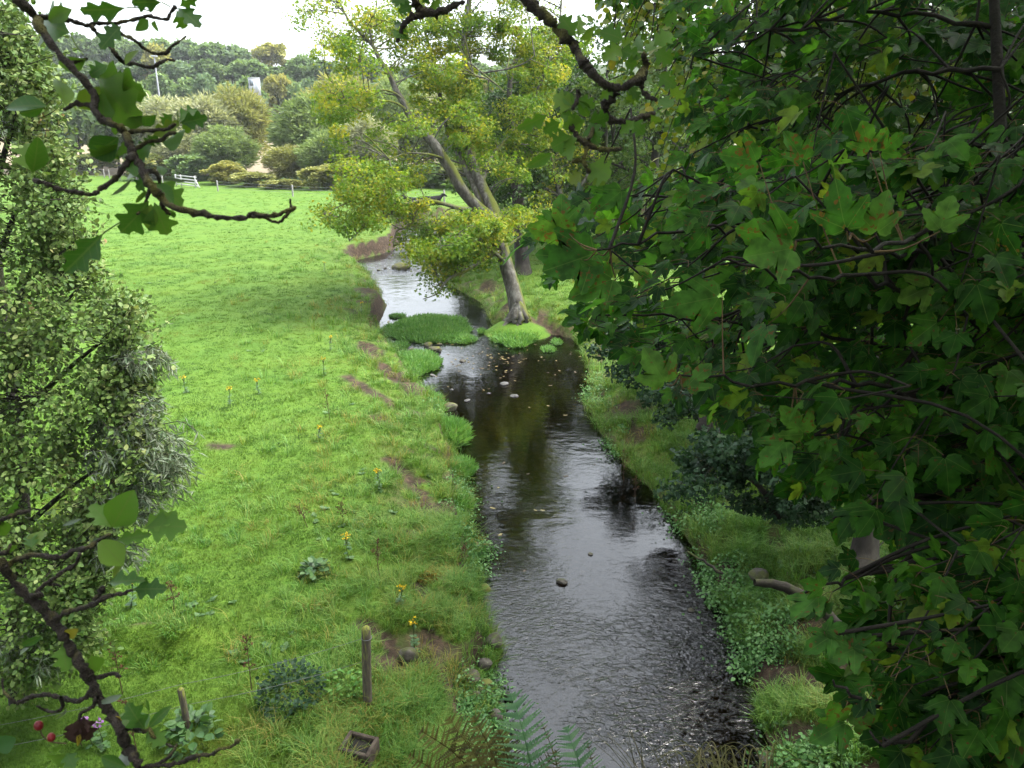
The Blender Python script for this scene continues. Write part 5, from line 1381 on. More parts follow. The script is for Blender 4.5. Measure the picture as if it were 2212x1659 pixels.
# upper left
a = Spray('hawthorn_branch', 'long knobbly dark hawthorn branch arching down across the sky and pasture', 0, 0, .95)
a.stem([(90, -60), (120, 0), (230, 110), (270, 190), (400, 370), (560, 540), (615, 620), (612, 715), (680, 790), (760, 820), (805, 850), (840, 920), (860, 1000), (900, 1060), (940, 1140), (985, 1210), (1050, 1290), (1130, 1345), (1290, 1380), (1440, 1410), (1590, 1415), (1630, 1380), (1760, 1400), (1850, 1368), (1915, 1345)], [64, 60, 50, 46, 48, 60, 52, 42, 34, 26, 20], 'stem', 0, -.06)
a.stem([(240, 110), (400, 122), (480, 140), (570, 165), (620, 150), (740, 150), (860, 130), (960, 105), (1000, 115), (1080, 125), (1100, 90), (1135, 45)], [30, 28, 24, 22], d0=.02, d1=.06)
a.stem([(585, 160), (620, 210), (690, 270), (750, 350), (800, 405), (870, 410), (970, 435), (1040, 410), (1080, 385), (1130, 395)], [30, 28, 22, 18], d0=.03, d1=.05)
a.stem([(745, 150), (770, 200), (800, 230), (860, 250), (930, 310), (1010, 350), (1080, 340), (1110, 300), (1160, 270), (1205, 235)], [22, 24, 24, 12], d0=.04, d1=.07)
a.stem([(840, 1010), (830, 1040), (780, 1120), (720, 1180), (650, 1225), (600, 1260), (480, 1245), (370, 1220), (300, 1190), (220, 1165)], [36, 34, 30, 26], d1=-.05)
a.stem([(815, 865), (880, 850), (960, 845), (1080, 835), (1135, 805)], [30, 26, 22], d1=-.03)
a.stem([(860, 975), (960, 920), (1040, 910), (1090, 870), (1130, 860)], [28, 26, 22], d1=-.03)
a.stem([(940, 1110), (1010, 1120), (1035, 1185)], [38, 34, 24])
a.stem([(975, 1215), (950, 1290), (920, 1350), (890, 1385)], [24, 22, 18])
a.stem([(1040, 1280), (1060, 1350), (1105, 1388)], [28, 26, 22])
a.stem([(430, 410), (500, 400), (565, 380)], [30, 24, 18]); a.stem([(610, 690), (500, 675), (415, 712)], [36, 32, 22]); a.stem([(690, 510), (720, 475), (735, 455)], [26, 20, 14])
a.stem([(1860, 1390), (1885, 1345), (1880, 1290)], [20, 18, 14]); a.stem([(1610, 1405), (1700, 1408), (1800, 1440), (1850, 1400), (1912, 1352)], [22, 20, 20, 16])
OV = HAW_O
for b, t, kw in (
    ((455, 215), (190, 105), dict(w=1.1, petiole=[(540, 355), (490, 290)])), ((470, 60), (300, 130), dict(tm=OV)), ((820, 50), (510, 80), dict(w=.8, petiole=[(980, 75), (900, 52)])), ((1050, 15), (850, 10), dict(w=.7, petiole=[(1105, 45)])), ((960, 40), (1000, -60), {}),
    ((1142, 65), (1215, 195), dict(w=1.1)), ((1160, 40), (1275, 0), dict(w=1.0)), ((1150, 50), (1280, 120), dict(w=.8)), ((962, 125), (890, 197), dict(tm=OV)), ((1005, 132), (1010, 214), dict(tm=OV, w=1.2)), ((790, 165), (645, 298), dict(w=.9)), ((780, 170), (700, 230), {}),
    ((812, 425), (882, 308), dict(tm=OV, w=.8)), ((560, 382), (362, 448), dict(tm=OV, w=.75)), ((702, 420), (575, 480), {}), ((640, 430), (600, 515), dict(tm=OV)), ((640, 505), (815, 800), dict(tm=HAW_V[1], w=1.25)), ((640, 490), (890, 620), dict(tm=HAW_V[0], w=1.2)), ((650, 560), (510, 720), dict(tm=OV, w=1.1)), ((660, 600), (690, 800), dict(tm=OV)), ((720, 520), (880, 560), {}),
    ((425, 690), (390, 485), dict(tm=OV, w=.9, mat=M_hawp)), ((310, 690), (8, 665), dict(tm=OV, w=.75)), ((290, 690), (120, 760), dict(tm=OV, w=.6)), ((1015, 742), (815, 812), dict(tm=OV, w=.9)), ((1155, 790), (1295, 705), dict(w=1.2, petiole=[(1150, 720)])), ((1165, 800), (1345, 762), dict(w=.9)), ((1120, 740), (1040, 810), {}), ((1180, 780), (1240, 870), dict(tm=OV)),
    ((980, 890), (1160, 790), dict(w=.9)), ((1050, 925), (1232, 880), dict(tm=OV, w=1.1)), ((770, 890), (570, 1030), dict(w=1.1, tm=OV)), ((760, 930), (600, 1070), dict(w=.8, mat=M_hawp)), ((995, 925), (880, 1050), dict(w=1.3)), ((940, 930), (1010, 910), {}), ((215, 1130), (190, 890), dict(mat=M_hawp, w=1.1)), ((210, 1120), (262, 905), dict(mat=M_hawp, tm=OV)), ((800, 915), (785, 1035), dict(tm=OV, w=1.2)), ((850, 1030), (870, 1125), dict(tm=OV)),
    ((1000, 1180), (1195, 1320), dict(w=1.2)), ((1020, 1190), (1110, 1300), dict(tm=OV)), ((970, 1145), (870, 1225), {}), ((852, 1160), (742, 1282), dict(tm=HAW_N, mat=M_hawg, w=1.2)), ((965, 1300), (805, 1518), dict(w=.95)), ((1000, 1310), (1075, 1525), dict(tm=HAW_V[1], w=1.1)), ((980, 1320), (960, 1500), dict(tm=OV)), ((670, 1512), (420, 1770), dict(tm=HAW_V[2], w=.9, petiole=[(885, 1385), (780, 1440), (700, 1490)])), ((885, 1140), (790, 1150), dict(tm=OV)), ((1070, 1145), (1205, 1190), dict(tm=HAW_N, mat=M_hawg)), ((1050, 1140), (1045, 1060), dict(tm=OV, mat=M_hawp)), ((950, 1230), (870, 1330), dict(tm=HAW_N, mat=M_hawp)), ((970, 1240), (885, 1290), dict(tm=HAW_N, mat=M_hawp)), ((640, 410), (620, 370), dict(tm=OV, mat=M_hawg)), ((1100, 1390), (1150, 1400), dict(tm=OV)),
):
    a.leaf(b, t, **kw)

# lower left
b_ = Spray('hawthorn_branch', 'lower hawthorn branch with red berries slanting over the bush and near grass', 0, 1106, 1.0)
b_.stem([(-60, 270), (0, 340), (70, 430), (170, 540), (270, 630), (350, 710), (420, 810), (480, 920), (540, 1010), (590, 1080), (620, 1170), (680, 1260), (740, 1340), (780, 1430), (830, 1530), (880, 1610), (930, 1720)], [60, 58, 62, 66, 74, 70, 66, 66, 68, 70], 'stem')
b_.stem([(15, 380), (90, 320), (160, 290), (250, 280), (340, 290), (420, 295), (470, 255), (570, 230), (640, 180), (712, 145)], [36, 34, 32, 24], d1=-.04)
b_.stem([(220, 540), (290, 470), (380, 410), (430, 370), (490, 340), (510, 290), (522, 260)], [30, 28, 20], d1=.03); b_.stem([(320, 470), (355, 470), (392, 482)], [22, 20, 14]); b_.stem([(180, 545), (230, 540), (275, 545)], [34, 30, 24])
b_.stem([(355, 700), (430, 650), (500, 630), (600, 600), (690, 550), (780, 530), (855, 505)], [34, 34, 28, 18], d1=-.05); b_.stem([(590, 610), (640, 540), (668, 490)], [32, 28, 34])
b_.stem([(610, 1072), (680, 1060), (730, 1045), (785, 1068)], [32, 28, 20]); b_.stem([(605, 1150), (540, 1210), (480, 1225), (380, 1200), (320, 1185), (250, 1190), (200, 1200), (110, 1235), (60, 1200), (20, 1150), (15, 1080)], [34, 32, 28, 22, 14], d1=.05)
b_.stem([(395, 1200), (405, 1260), (370, 1295), (300, 1285), (240, 1258)], [24, 22, 14]); b_.stem([(635, 1200), (590, 1270), (530, 1300), (515, 1340)], [28, 26, 22]); b_.stem([(755, 1385), (870, 1410), (950, 1420)], [34, 30, 24])
b_.stem([(905, 1665), (1010, 1640), (1100, 1640), (1180, 1620), (1270, 1580), (1370, 1570), (1420, 1540), (1500, 1520), (1552, 1480)], [34, 30, 24, 18], d1=-.05); b_.stem([(965, 1400), (1000, 1460), (1070, 1500), (1122, 1522)], [26, 24, 16]); b_.stem([(1010, 1645), (1100, 1580), (1145, 1505)], [24, 22, 16]); b_.stem([(1290, 1580), (1290, 1625)], [18, 14, 12])
b_.stem([(-20, 75), (0, 60), (60, 30), (130, 5), (190, -5)], [36, 32, 24]); b_.stem([(-10, 275), (50, 255), (68, 210)], [30, 26, 20])
for b, t, kw in (
    ((940, 100), (1185, 85), dict(tm=HAW_V[0], mat=M_hawp, w=1.1)), ((930, 110), (1130, 10), dict(tm=HAW_V[2], mat=M_hawp)), ((750, 185), (965, 145), dict(tm=HAW_V[2], mat=M_hawp, w=.7)), ((800, 350), (650, 185), dict(tm=OV, w=1.3, mat=M_hawp)), ((805, 335), (705, 440), dict(tm=OV, w=.7)), ((622, 415), (497, 436), dict(tm=HAW_N)), ((690, 462), (920, 425), dict(tm=HAW_V[2], w=.7)), ((862, 502), (1048, 490), dict(tm=HAW_V[0], w=.8)),
    ((532, 42), (392, 92), dict(tm=HAW_N, mat=M_hawg)), ((720, 105), (595, -60), dict(mat=M_hawp, w=1.1)), ((725, 100), (850, -110), dict(tm=OV, mat=M_hawp, w=1.2)), ((872, 30), (758, 82), dict(tm=OV, w=.8)), ((588, 930), (620, 1065), dict(tm=OV, w=1.5, mat=M_hawp)), ((425, 800), (487, 775), dict(tm=OV, mat=M_hawy)), ((410, 850), (432, 1015), dict(tm=HAW_V[1], mat=M_hawp)), ((275, 800), (130, 880), dict(tm=OV, w=.7)), ((190, 880), (95, 925), dict(tm=HAW_N, mat=M_hawg)),
    ((950, 1400), (880, 1280), dict(tm=OV, w=1.1)), ((960, 1400), (1080, 1270), dict(tm=HAW_N, w=1.5)), ((940, 1410), (820, 1260), dict()), ((955, 1415), (1050, 1490), dict(tm=HAW_V[1], mat=M_hawp)), ((965, 1400), (990, 1500), dict(tm=OV, mat=M_hawp)), ((870, 1400), (940, 1330), dict(tm=OV, mat=M_hawp)), ((860, 1410), (780, 1290), {}), ((800, 1335), (730, 1345), dict(tm=OV, mat=M_hawy, w=1.1)), ((640, 1240), (772, 1198), dict(tm=HAW_N, mat=M_hawg, w=1.4)), ((430, 1270), (372, 1372), dict(tm=HAW_N, mat=M_hawg, w=1.3)), ((900, 1420), (950, 1440), dict(tm=HAW_N, mat=M_hawg, w=2)), ((965, 1300), (955, 1220), dict(tm=HAW_N)),
    ((820, 1650), (640, 1600), dict(tm=OV)), ((840, 1640), (760, 1560), dict(tm=OV, mat=M_hawg)), ((860, 1650), (900, 1560), dict(tm=OV)), ((700, 1660), (590, 1700), dict(tm=OV)), ((420, 1570), (300, 1640), dict(tm=OV)), ((430, 1560), (470, 1640), dict(tm=HAW_V[1])), ((360, 1560), (395, 1500), dict(tm=HAW_V[0], mat=M_hawp)), ((-40, 1530), (95, 1480), dict(tm=OV, w=1.8, mat=M_herb)), ((30, 310), (70, 340), dict(tm=OV, mat=M_hawy)), ((-10, 60), (60, 160), dict(tm=OV)), ((160, 250), (290, 110), dict(tm=OV, mat=M_haw)), ((210, 240), (190, 130), dict(mat=M_haw)), ((30, 30), (110, -80), {}), ((10, 250), (120, 230), dict(tm=OV)),
):
    b_.leaf(b, t, **kw)
for b, t in (((520, 1335), (470, 1530)), ((515, 1335), (600, 1490)), ((540, 1320), (545, 1480)), ((510, 1340), (440, 1500)), ((530, 1330), (580, 1420))):
    b_.leaf(b, t, tm=HAW_V[rng.integers(4)], mat=M_dead, name='dead_leaf', w=.9)
b_.leaf((500, 1420), (515, 1520), tm=OV, mat=M_hawy, w=.6)
M_berry = rough_mat('red_berry', [(.3, (.16, .010, .018)), (.7, (.30, .022, .030))], 30.0, .28, .05)
for (x, y, rr, pts) in ((250, 1385, 29, [(262, 1412), (275, 1450), (310, 1480)]), (332, 1460, 26, [(320, 1485), (360, 1495), (430, 1500)])):
    c = b_.P(x, y)
    bm = bmesh.new(); bmesh.ops.create_uvsphere(bm, u_segments=16, v_segments=12, radius=rr / 3 / F)
    for v in bm.verts:
        v.co.z *= 1.18
        if v.co.z < -.9 * rr / 3 / F: v.co.z += .15 * rr / 3 / F
    bm.transform(Matrix.Translation(Vector(c) - b_.t.location))
    me = bpy.data.meshes.new('berry'); bm.to_mesh(me); bm.free()
    me.polygons.foreach_set('use_smooth', np.ones(len(me.polygons), dtype=bool))
    obj('berry', me, M_berry, b_.t)
    obj('berry_stalk', rel(tubes('berry_stalk', [(smooth_path([b_.P(*p) for p in pts], 3), .0008)], 5), b_.t), M_stemb, b_.t)

# upper centre
c_ = Spray('hawthorn_branch', 'thick mossy hawthorn branch with pale lobed leaves coming down at the top middle', 677.7, 0, 1.15)
M_twigm = M_twig
c_.stem([(1330, -60), (1370, 0), (1430, 50), (1520, 120), (1570, 170), (1630, 240), (1690, 300), (1730, 390), (1790, 460), (1850, 520), (1920, 562), (1990, 570), (2080, 530), (2130, 490), (2150, 430), (2140, 350)], [80, 76, 72, 66, 60, 58, 56, 48, 40], 'stem')
c_.stem([(1915, 565), (1945, 620), (1900, 660), (1890, 740), (1950, 780), (2050, 790), (2130, 760), (2210, 730)], [54, 52, 44, 36], d1=.05); c_.stem([(2140, 490), (2120, 560), (2160, 620), (2220, 650)], [36, 32, 26])
c_.stem([(1670, 810), (1700, 880), (1760, 930), (1840, 962), (1920, 970), (1990, 965)], [34, 40, 36, 28]); c_.stem([(1785, 905), (1765, 980), (1750, 1050), (1785, 1115)], [36, 32, 28]); c_.stem([(1755, 1055), (1710, 1040), (1678, 1050)], [30, 28, 24]); c_.stem([(1712, 580), (1708, 640), (1680, 705)], [32, 30, 24]); c_.stem([(1890, 740), (1850, 770), (1780, 900)], [30, 26, 24])
for b, t, kw in (
    ((1690, 700), (1540, 620), dict(w=1.1)), ((1690, 690), (1610, 590), dict(tm=OV)), ((1700, 240), (1600, 100), dict(w=1.1)), ((1710, 250), (1735, 85), dict(tm=HAW_V[2])), ((1720, 255), (1840, 180), dict(tm=OV, w=.8)), ((2010, 260), (1870, 190), dict(w=1.2)), ((2000, 300), (1885, 375), dict(w=1.1)), ((1980, 320), (2110, 370), dict(w=1.1)), ((1990, 300), (2060, 250), {}),
    ((1600, 790), (1480, 850), dict(w=1.0)), ((1740, 790), (1600, 740), dict(w=1.1)), ((1760, 780), (1640, 830), dict()), ((1720, 700), (1620, 700), dict(tm=OV)), ((1780, 790), (1910, 770), dict(w=1.2, mat=M_haw)), ((1790, 790), (1830, 930), dict(w=1.3, mat=M_haw)), ((1680, 880), (1540, 960), dict(w=1.2)), ((1690, 890), (1600, 1010), dict(w=.9)), ((1680, 870), (1640, 1020), dict()), ((1550, 990), (1385, 1090), dict(tm=OV, w=.7)), ((1520, 740), (1330, 840), dict(tm=HAW_V[2], w=.8)), ((1700, 640), (1830, 690), dict(w=1.2)), ((1710, 650), (1790, 760), dict(tm=OV)),
    ((1785, 1060), (1930, 1150), dict(w=1.2)), ((1790, 1070), (1880, 1190), dict(mat=M_haw)), ((1740, 1110), (1665, 1190), dict(mat=M_haw)), ((1960, 380), (1910, 455), dict(tm=OV, mat=M_hawy)), ((2100, 420), (2010, 400), {}), ((2110, 540), (2200, 480), dict(mat=M_haw)), ((2120, 600), (2020, 660), {}), ((1980, 700), (2060, 640), {}), ((2060, 790), (2150, 860), dict(w=1.2)), ((2080, 780), (1990, 860), {}), ((2180, 740), (2260, 800), {}), ((2150, 350), (2230, 250), dict(w=1.1)), ((2140, 340), (2080, 230), dict(w=1.1)), ((1950, 560), (1860, 640), {}), ((2040, 560), (2110, 640), {}),
    ((2200, 300), (2320, 200), dict(w=1.1)), ((2200, 340), (2330, 390), dict(w=1.1)), ((2230, 480), (2340, 560), dict(w=1.1)), ((2300, 560), (2400, 640), dict(w=1.0)), ((2230, 640), (2330, 700), dict()), ((2250, 150), (2370, 90), dict(w=1.1)),
):
    kw.setdefault('mat', M_hawp)
    c_.leaf(b, t, **kw)
d_ = Spray('hawthorn_branch', 'short forked hawthorn twig dangling at the top edge before the yellowing tree', 677.7, 0, 1.05)
d_.stem([(640, -60), (655, 0), (672, 50), (720, 85), (800, 80), (880, 50), (968, 15)], [56, 56, 50, 36], 'stem'); d_.stem([(715, 90), (640, 110), (590, 150), (560, 210), (540, 270)], [46, 40, 26]); d_.stem([(790, 85), (800, 125)], [34, 28, 20])
for b, t, kw in (((640, 20), (500, 0), dict(w=1.2)), ((640, 40), (560, 70), {}), ((740, 55), (840, 0), dict(w=.9)), ((575, 150), (512, 165), {}), ((560, 200), (520, 250), {}), ((560, 200), (612, 270), dict(w=1.1)), ((700, 20), (760, -50), {}), ((580, 170), (600, 230), dict(tm=OV))):
    d_.leaf(b, t, **kw)

# ------------------------------------------------------------------ the broad-leaved sycamore that fills the right
SYC = [fan_leaf([(x * w, y) for x, y in SYC_R], (0, .28), fo, dr) for w, fo, dr in ((.95, .14, .30), (.9, .40, .25), (1.0, .05, .65), (.85, -.22, .35), (1.0, .25, -.10))]
M_syc = leaf_mat('sycamore_leaf', [(.05, (.015, .060, .008)), (.5, (.030, .105, .011)), (.90, (.070, .19, .018)), (.99, (.18, .25, .025))], under=(.060, .165, .028), trans=.52, rough=.45, spec=.10, spots=(55.0, .70, (.075, .035, .010)), veins=1, tmul=2.7)
M_sycl = leaf_mat('pale_sycamore_leaf', [(.05, (.048, .15, .018)), (.5, (.070, .19, .025)), (.95, (.11, .23, .03))], trans=.45, rough=.5, spec=.12, spots=(60.0, .64, (.10, .045, .012)), veins=1, tmul=2.0)
EDGE = [(-60, 1330), (0, 1370), (100, 1400), (200, 1480), (300, 1500), (380, 1440), (430, 1190), (480, 1150), (540, 1130), (600, 1180), (660, 1220), (700, 1240), (760, 1290), (800, 1420), (840, 1440), (880, 1560), (960, 1640), (1050, 1720), (1120, 1850), (1180, 1800), (1240, 1760), (1300, 1760), (1380, 1800), (1480, 1850), (1560, 1900), (1660, 1960)]
ey_, ex_ = np.array(EDGE, float).T
M_sycb = rough_mat('dark_brown_bark', [(.3, (.010, .008, .006)), (.55, (.024, .018, .013)), (.8, (.055, .043, .032))], 14.0, .9, .5)
st_ = empty('sycamore_tree', (4.6, 3.4, 0), 'near dark sycamore whose broad spotted leaves fill the right side', 'tree')
trunk = (smooth_path([(4.7, 3.3, -.3), (4.6, 3.5, 3), (4.3, 3.6, 6), (4.2, 3.6, 9), (4.0, 3.2, 12.5)], 4), np.linspace(.2, .07, 17))
t2 = (smooth_path([(4.6, 3.5, 2.5), at(2250, 1100, 3.9), at(2185, 750, 3.9), at(2168, 400, 4.0), at(2150, 50, 4.1), at(2130, -300, 4.2)], 4), np.linspace(.05, .020, 21))
obj('trunk', rel(tubes('trunk', [trunk], 12), st_), M_bark_dark, st_)
obj('limb', rel(tubes('limb', [t2], 10), st_), M_sycb, st_)
BR = [  # photo polylines with depth: boughs sweeping out to the left
    [(2190, 760, 3.9), (2090, 690, 3.5), (1980, 640, 3.2), (1850, 600, 2.9), (1700, 590, 2.7), (1560, 560, 2.6)], [(2190, 640, 3.9), (2050, 560, 3.3), (1900, 540, 2.7), (1720, 520, 2.3)],
    [(2175, 480, 4), (2050, 500, 3.4), (1900, 530, 2.5), (1840, 505, 2.15)], [(2170, 380, 4), (1950, 420, 3.8), (1700, 470, 3.6), (1450, 500, 3.3), (1290, 540, 3.1)],
    [(2170, 300, 4), (1900, 330, 4.2), (1650, 370, 4.2), (1480, 430, 4)], [(2160, 150, 4), (1950, 160, 4.2), (1740, 230, 4.4), (1560, 300, 4.4)],
    [(2150, 60, 4.1), (1900, 30, 4.2), (1700, 60, 4.4), (1500, 120, 4.6)], [(2200, 900, 3.9), (2050, 850, 3.4), (1850, 830, 3.1), (1650, 830, 3), (1470, 810, 2.9)],
    [(2190, 820, 3.9), (2000, 760, 3.7), (1750, 720, 3.6), (1500, 690, 3.5), (1290, 680, 3.4)], [(2210, 1000, 3.9), (2050, 980, 3.5), (1900, 960, 3.3), (1760, 940, 3.2)],
    [(2220, 1150, 3.8), (2060, 1090, 3.4), (1900, 1080, 3.2), (1800, 1120, 3.1)], [(2230, 1250, 3.7), (2000, 1230, 3.3), (1850, 1240, 3), (1740, 1280, 2.8)],
    [(2230, 1450, 3.4), (2060, 1430, 3), (1900, 1400, 2.8), (1800, 1370, 2.7)], [(2240, 1560, 3.1), (2050, 1560, 2.8), (1880, 1520, 2.6), (1800, 1470, 2.6)],
    [(2240, 1640, 2.9), (2100, 1640, 2.7), (1960, 1620, 2.5), (1880, 1580, 2.5)], [(2200, 560, 4), (2000, 620, 4.4), (1800, 680, 4.6), (1620, 760, 4.6), (1500, 820, 4.5)],
]
bn = []
for q in BR:
    A = np.array(q, float); pth = smooth_path(at(A[:, 0], A[:, 1], A[:, 2]), 6)
    pth[1:-1] += rng.normal(0, .012, pth[1:-1].shape)
    obj('bough', rel(tubes('bough', [(pth, np.linspace(.013, .004, len(pth)))], 7), st_), M_sycb, st_)
    bn.append(pth)
bn = np.vstack(bn)
LP, LY, LN, LS = [], [], [], []
tw, pet = [], []
def shoot(tip, d, l, nodes_, size, joined=True):
    d = unit(d)
    b0 = tip - d * l + np.array([0, 0, .05])
    pth = smooth_path([b0, tip - d * l * .5 + rng.normal(0, .015, 3), tip], 4)
    tw.append((pth, np.linspace(.0045, .0022, len(pth))))
    if joined:
        dk = np.linalg.norm(bn - b0, axis=1); near_ = np.where(dk < dk.min() + .25)[0]
        k = bn[rng.choice(near_)]
        if dk.min() < .75: tw.append((smooth_path([k, (k + b0) / 2 + rng.normal(0, .04, 3) + [0, 0, .03], b0], 4), np.linspace(.008, .0045, 9)))
    side = unit(np.cross(d, [0, 0, 1.0]))
    for q in range(nodes_):
        f_ = 1 - q / nodes_ * .85
        o = b0 + (tip - b0) * f_
        for s in (-1, 1):
            if q == 0:
                dirs = d + side * s * rng.uniform(.25, .7)
            else:
                dirs = d * rng.uniform(.1, .7) + side * s * rng.uniform(.5, 1.1)
            pd = unit(dirs + [0, 0, rng.uniform(-.25, .15)] + rng.normal(0, .15, 3))
            pl = rng.uniform(.05, .11) * size / .12
            e = o + pd * pl
            if np.linalg.norm(e - CAM) < 2.0: continue
            pet.append((np.array([o, o + pd * pl * .5 + [0, 0, .006], e]), .0013))
            LP.append(e)
            LY.append(unit(pd * .8 + [-.35, -.1, -.45] + rng.normal(0, .22, 3)))
            LN.append(unit(np.array([-.25, -.30, .80]) + rng.normal(0, .36, 3)) if rng.random() < .78 else unit(np.array([-.3, -.8, .3]) + rng.normal(0, .3, 3)))
            LS.append(size * rng.uniform(.75, 1.2))
        if q == 0:
            LP.append(tip + d * .05); LY.append(unit(d + [0, -.1, -.4] + rng.normal(0, .15, 3))); LN.append(unit(np.array([-.2, -.55, .6]) + rng.normal(0, .3, 3))); LS.append(size * rng.uniform(.5, 1.0))
n_sh = 0
while n_sh < 1350:
    Y = rng.uniform(-60, 1680)
    xe = np.interp(Y, ey_, ex_)
    X = xe + (2330 - xe) * rng.random() ** .9 + 25
    # thin the lower right so that the bank shows behind it
    if Y > 1150 and rng.random() < (.72 if X < 2050 else .45): continue
    if 120 < Y < 330 and 1760 < X < 2060 and rng.random() < .75: continue
    if 1040 < Y < 1260 and 1780 < X < 1960 and rng.random() < .8: continue
    if Y > 520 and rng.random() < .22: continue
    Dm = 2.9 + 5.0 * rng.random() ** 1.1
    if Y < 350: Dm += 1.2
    if X < xe + 120: Dm = max(Dm, 3.4)
    if Y > 1200: Dm = rng.uniform(2.5, 3.8)
    shoot(at(X, Y, Dm), np.array([-.85, -.25, -.28]) + rng.normal(0, .33, 3), rng.uniform(.3, .55), int(rng.integers(3, 5)), rng.uniform(.090, .135))
    n_sh += 1
# leaves that stand out in the photograph
FE = []
for (bx_, by_, tx_, ty_, D_, face) in ((1830, 500, 1795, 392, 2.1, 0), (1893, 508, 1912, 408, 2.1, 0), (2030, 500, 2052, 420, 2.3, 0), (1720, 520, 1600, 505, 2.3, 0), (1715, 535, 1600, 560, 2.3, 0), (1640, 350, 1560, 330, 2.9, 0), (1735, 350, 1700, 280, 2.9, 0), (1215, 490, 1210, 418, 3.2, 0), (1240, 515, 1140, 500, 3.2, 0), (1290, 545, 1170, 590, 3.2, 0), (1250, 560, 1160, 545, 3.2, 0),
                             (1330, 600, 1230, 640, 3.2, 0), (1440, 830, 1395, 760, 2.9, 0), (1480, 840, 1530, 780, 2.9, 0), (1770, 1285, 1712, 1345, 2.8, 1), (1780, 1270, 1735, 1260, 2.8, 0), (1985, 1410, 1920, 1440, 2.7, 0), (1800, 1375, 1745, 1395, 2.7, 0), (1780, 1365, 1830, 1350, 2.7, 0), (1850, 1400, 1780, 1430, 2.7, 0), (1840, 1400, 1880, 1370, 2.7, 0), (1860, 1395, 1920, 1400, 2.7, 0), (1830, 1560, 1760, 1590, 2.6, 0), (1840, 1570, 1900, 1540, 2.6, 0), (1810, 1560, 1790, 1510, 2.6, 0), (1700, 950, 1640, 1000, 3, 0), (1740, 940, 1690, 880, 3, 0), (1660, 700, 1600, 760, 2.9, 1), (1560, 640, 1440, 660, 3, 0), (1880, 330, 1860, 260, 2.8, 0), (1900, 330, 1960, 290, 2.8, 0)):
    B, T = at(bx_, by_, D_), at(tx_, ty_, D_ - .03)
    l = np.linalg.norm(T - B)
    FE.append((B, unit(T - B), unit(unit(CAM - B) + rng.normal(0, .25, 3)) if not face else unit(np.array([-.7, -.2, .5])), l))
    k = bn[np.argmin(np.linalg.norm(bn - B, axis=1))]
    pet.append((smooth_path([k, (k + B) / 2 + [0, 0, -.02], B], 3), np.linspace(.004, .0016, 7)))
LP, LY, LN, LS = map(np.array, (LP, LY, LN, LS))
obj('twigs', rel(tubes('twigs', tw, 5), st_), M_sycb, st_)['kind'] = 'stuff'
M_pet = rough_mat('reddish_petiole', [(.3, (.11, .055, .025)), (.7, (.19, .13, .05))], 20.0)
obj('petioles', rel(tubes('petioles', pet, 4), st_), M_pet, st_)['kind'] = 'stuff'
# the largest leaves in the picture are parts of their own, the rest one mass
def leaf_part(mesh, B, Y, N, s):
    N = unit(N - (N @ Y) * Y); X = np.cross(Y, N)
    o = bpy.data.objects.new('leaf', mesh); COL.objects.link(o); o.parent = st_
    M_ = Matrix(((X[0] * s, Y[0] * s, N[0] * s, B[0] - st_.location[0]), (X[1] * s, Y[1] * s, N[1] * s, B[1] - st_.location[1]), (X[2] * s, Y[2] * s, N[2] * s, B[2] - st_.location[2]), (0, 0, 0, 1)))
    o.matrix_local = M_
    return o
LM = []
for k in range(10):
    tv, tf = SYC[k % 5]
    me = leaf_cloud('leaf', (tv, tf), np.zeros((1, 3)), np.array([[0, 1.0, 0]]), np.array([[0, 0, 1.0]]), 1.0)
    me.materials.append(M_syc); LM.append(me)
for k, (B, Y, N, s) in enumerate(FE):
    o = leaf_part(LM[k % 10], B, Y, N, s)
    o.material_slots[0].link = 'OBJECT'; o.material_slots[0].material = M_sycl
rel_ = LP - CAM
dep = rel_[:, 1] * CP - rel_[:, 2] * SP
px = 1106 + F * rel_[:, 0] / np.maximum(dep, .1); py = 829.5 - F * (rel_[:, 1] * SP + rel_[:, 2] * CP) / np.maximum(dep, .1)
vis = (dep > .5) & (px > 0) & (px < 2212) & (py > 0) & (py < 1659)
keepout = (px < np.interp(py, ey_, ex_) - 40)
score = np.where(vis & ~keepout, LS / dep, 0)
big = np.argsort(-score)[:300 - len(FE)]
for k, i in enumerate(big):
    leaf_part(LM[k % 10], LP[i], LY[i], LN[i], LS[i])
rest = np.ones(len(LP), bool); rest[big] = False; rest &= ~keepout
idx = np.where(rest)[0]
for k in range(5):
    ik = idx[k::5]
    obj('foliage', rel(leaf_cloud('foliage', SYC[k], LP[ik], LY[ik], LN[ik], LS[ik]), st_), M_syc, st_)['kind'] = 'stuff'
# unseen crown leaves added above and right of the view to shade the near leaves
n = 60000
P = np.column_stack([rng.uniform(-2.5, 12, n), rng.uniform(-7, 13, n), rng.uniform(5.5, 15, n)])
q = P - CAM; dep = q[:, 1] * CP - q[:, 2] * SP
px = 1106 + F * q[:, 0] / np.maximum(dep, .05); py = 829.5 - F * (q[:, 1] * SP + q[:, 2] * CP) / np.maximum(dep, .05)
mg = .40 * F / np.maximum(dep, .2)
out_ = (dep < -.4) | (px > 2230 + mg) | (py < -30 - mg)
crown = (((P[:, 0] - 5.7) / 6.3) ** 2 + ((P[:, 1] - 3.0) / 9.5) ** 2 + ((P[:, 2] - 10) / 5) ** 2 < 1) & (rng.random(n) < .42) & (np.linalg.norm(q, axis=1) > 1.6)
P = P[out_ & crown]
n = len(P)
SYC_C = fan_leaf(SYC_M, (0, .3), .1, .25)
obj('crown', rel(leaf_cloud('crown', SYC_C, P, rdir(n, -.6), rdir(n, 1.3), rng.uniform(.20, .34, n)), st_), M_syc, st_)['kind'] = 'stuff'

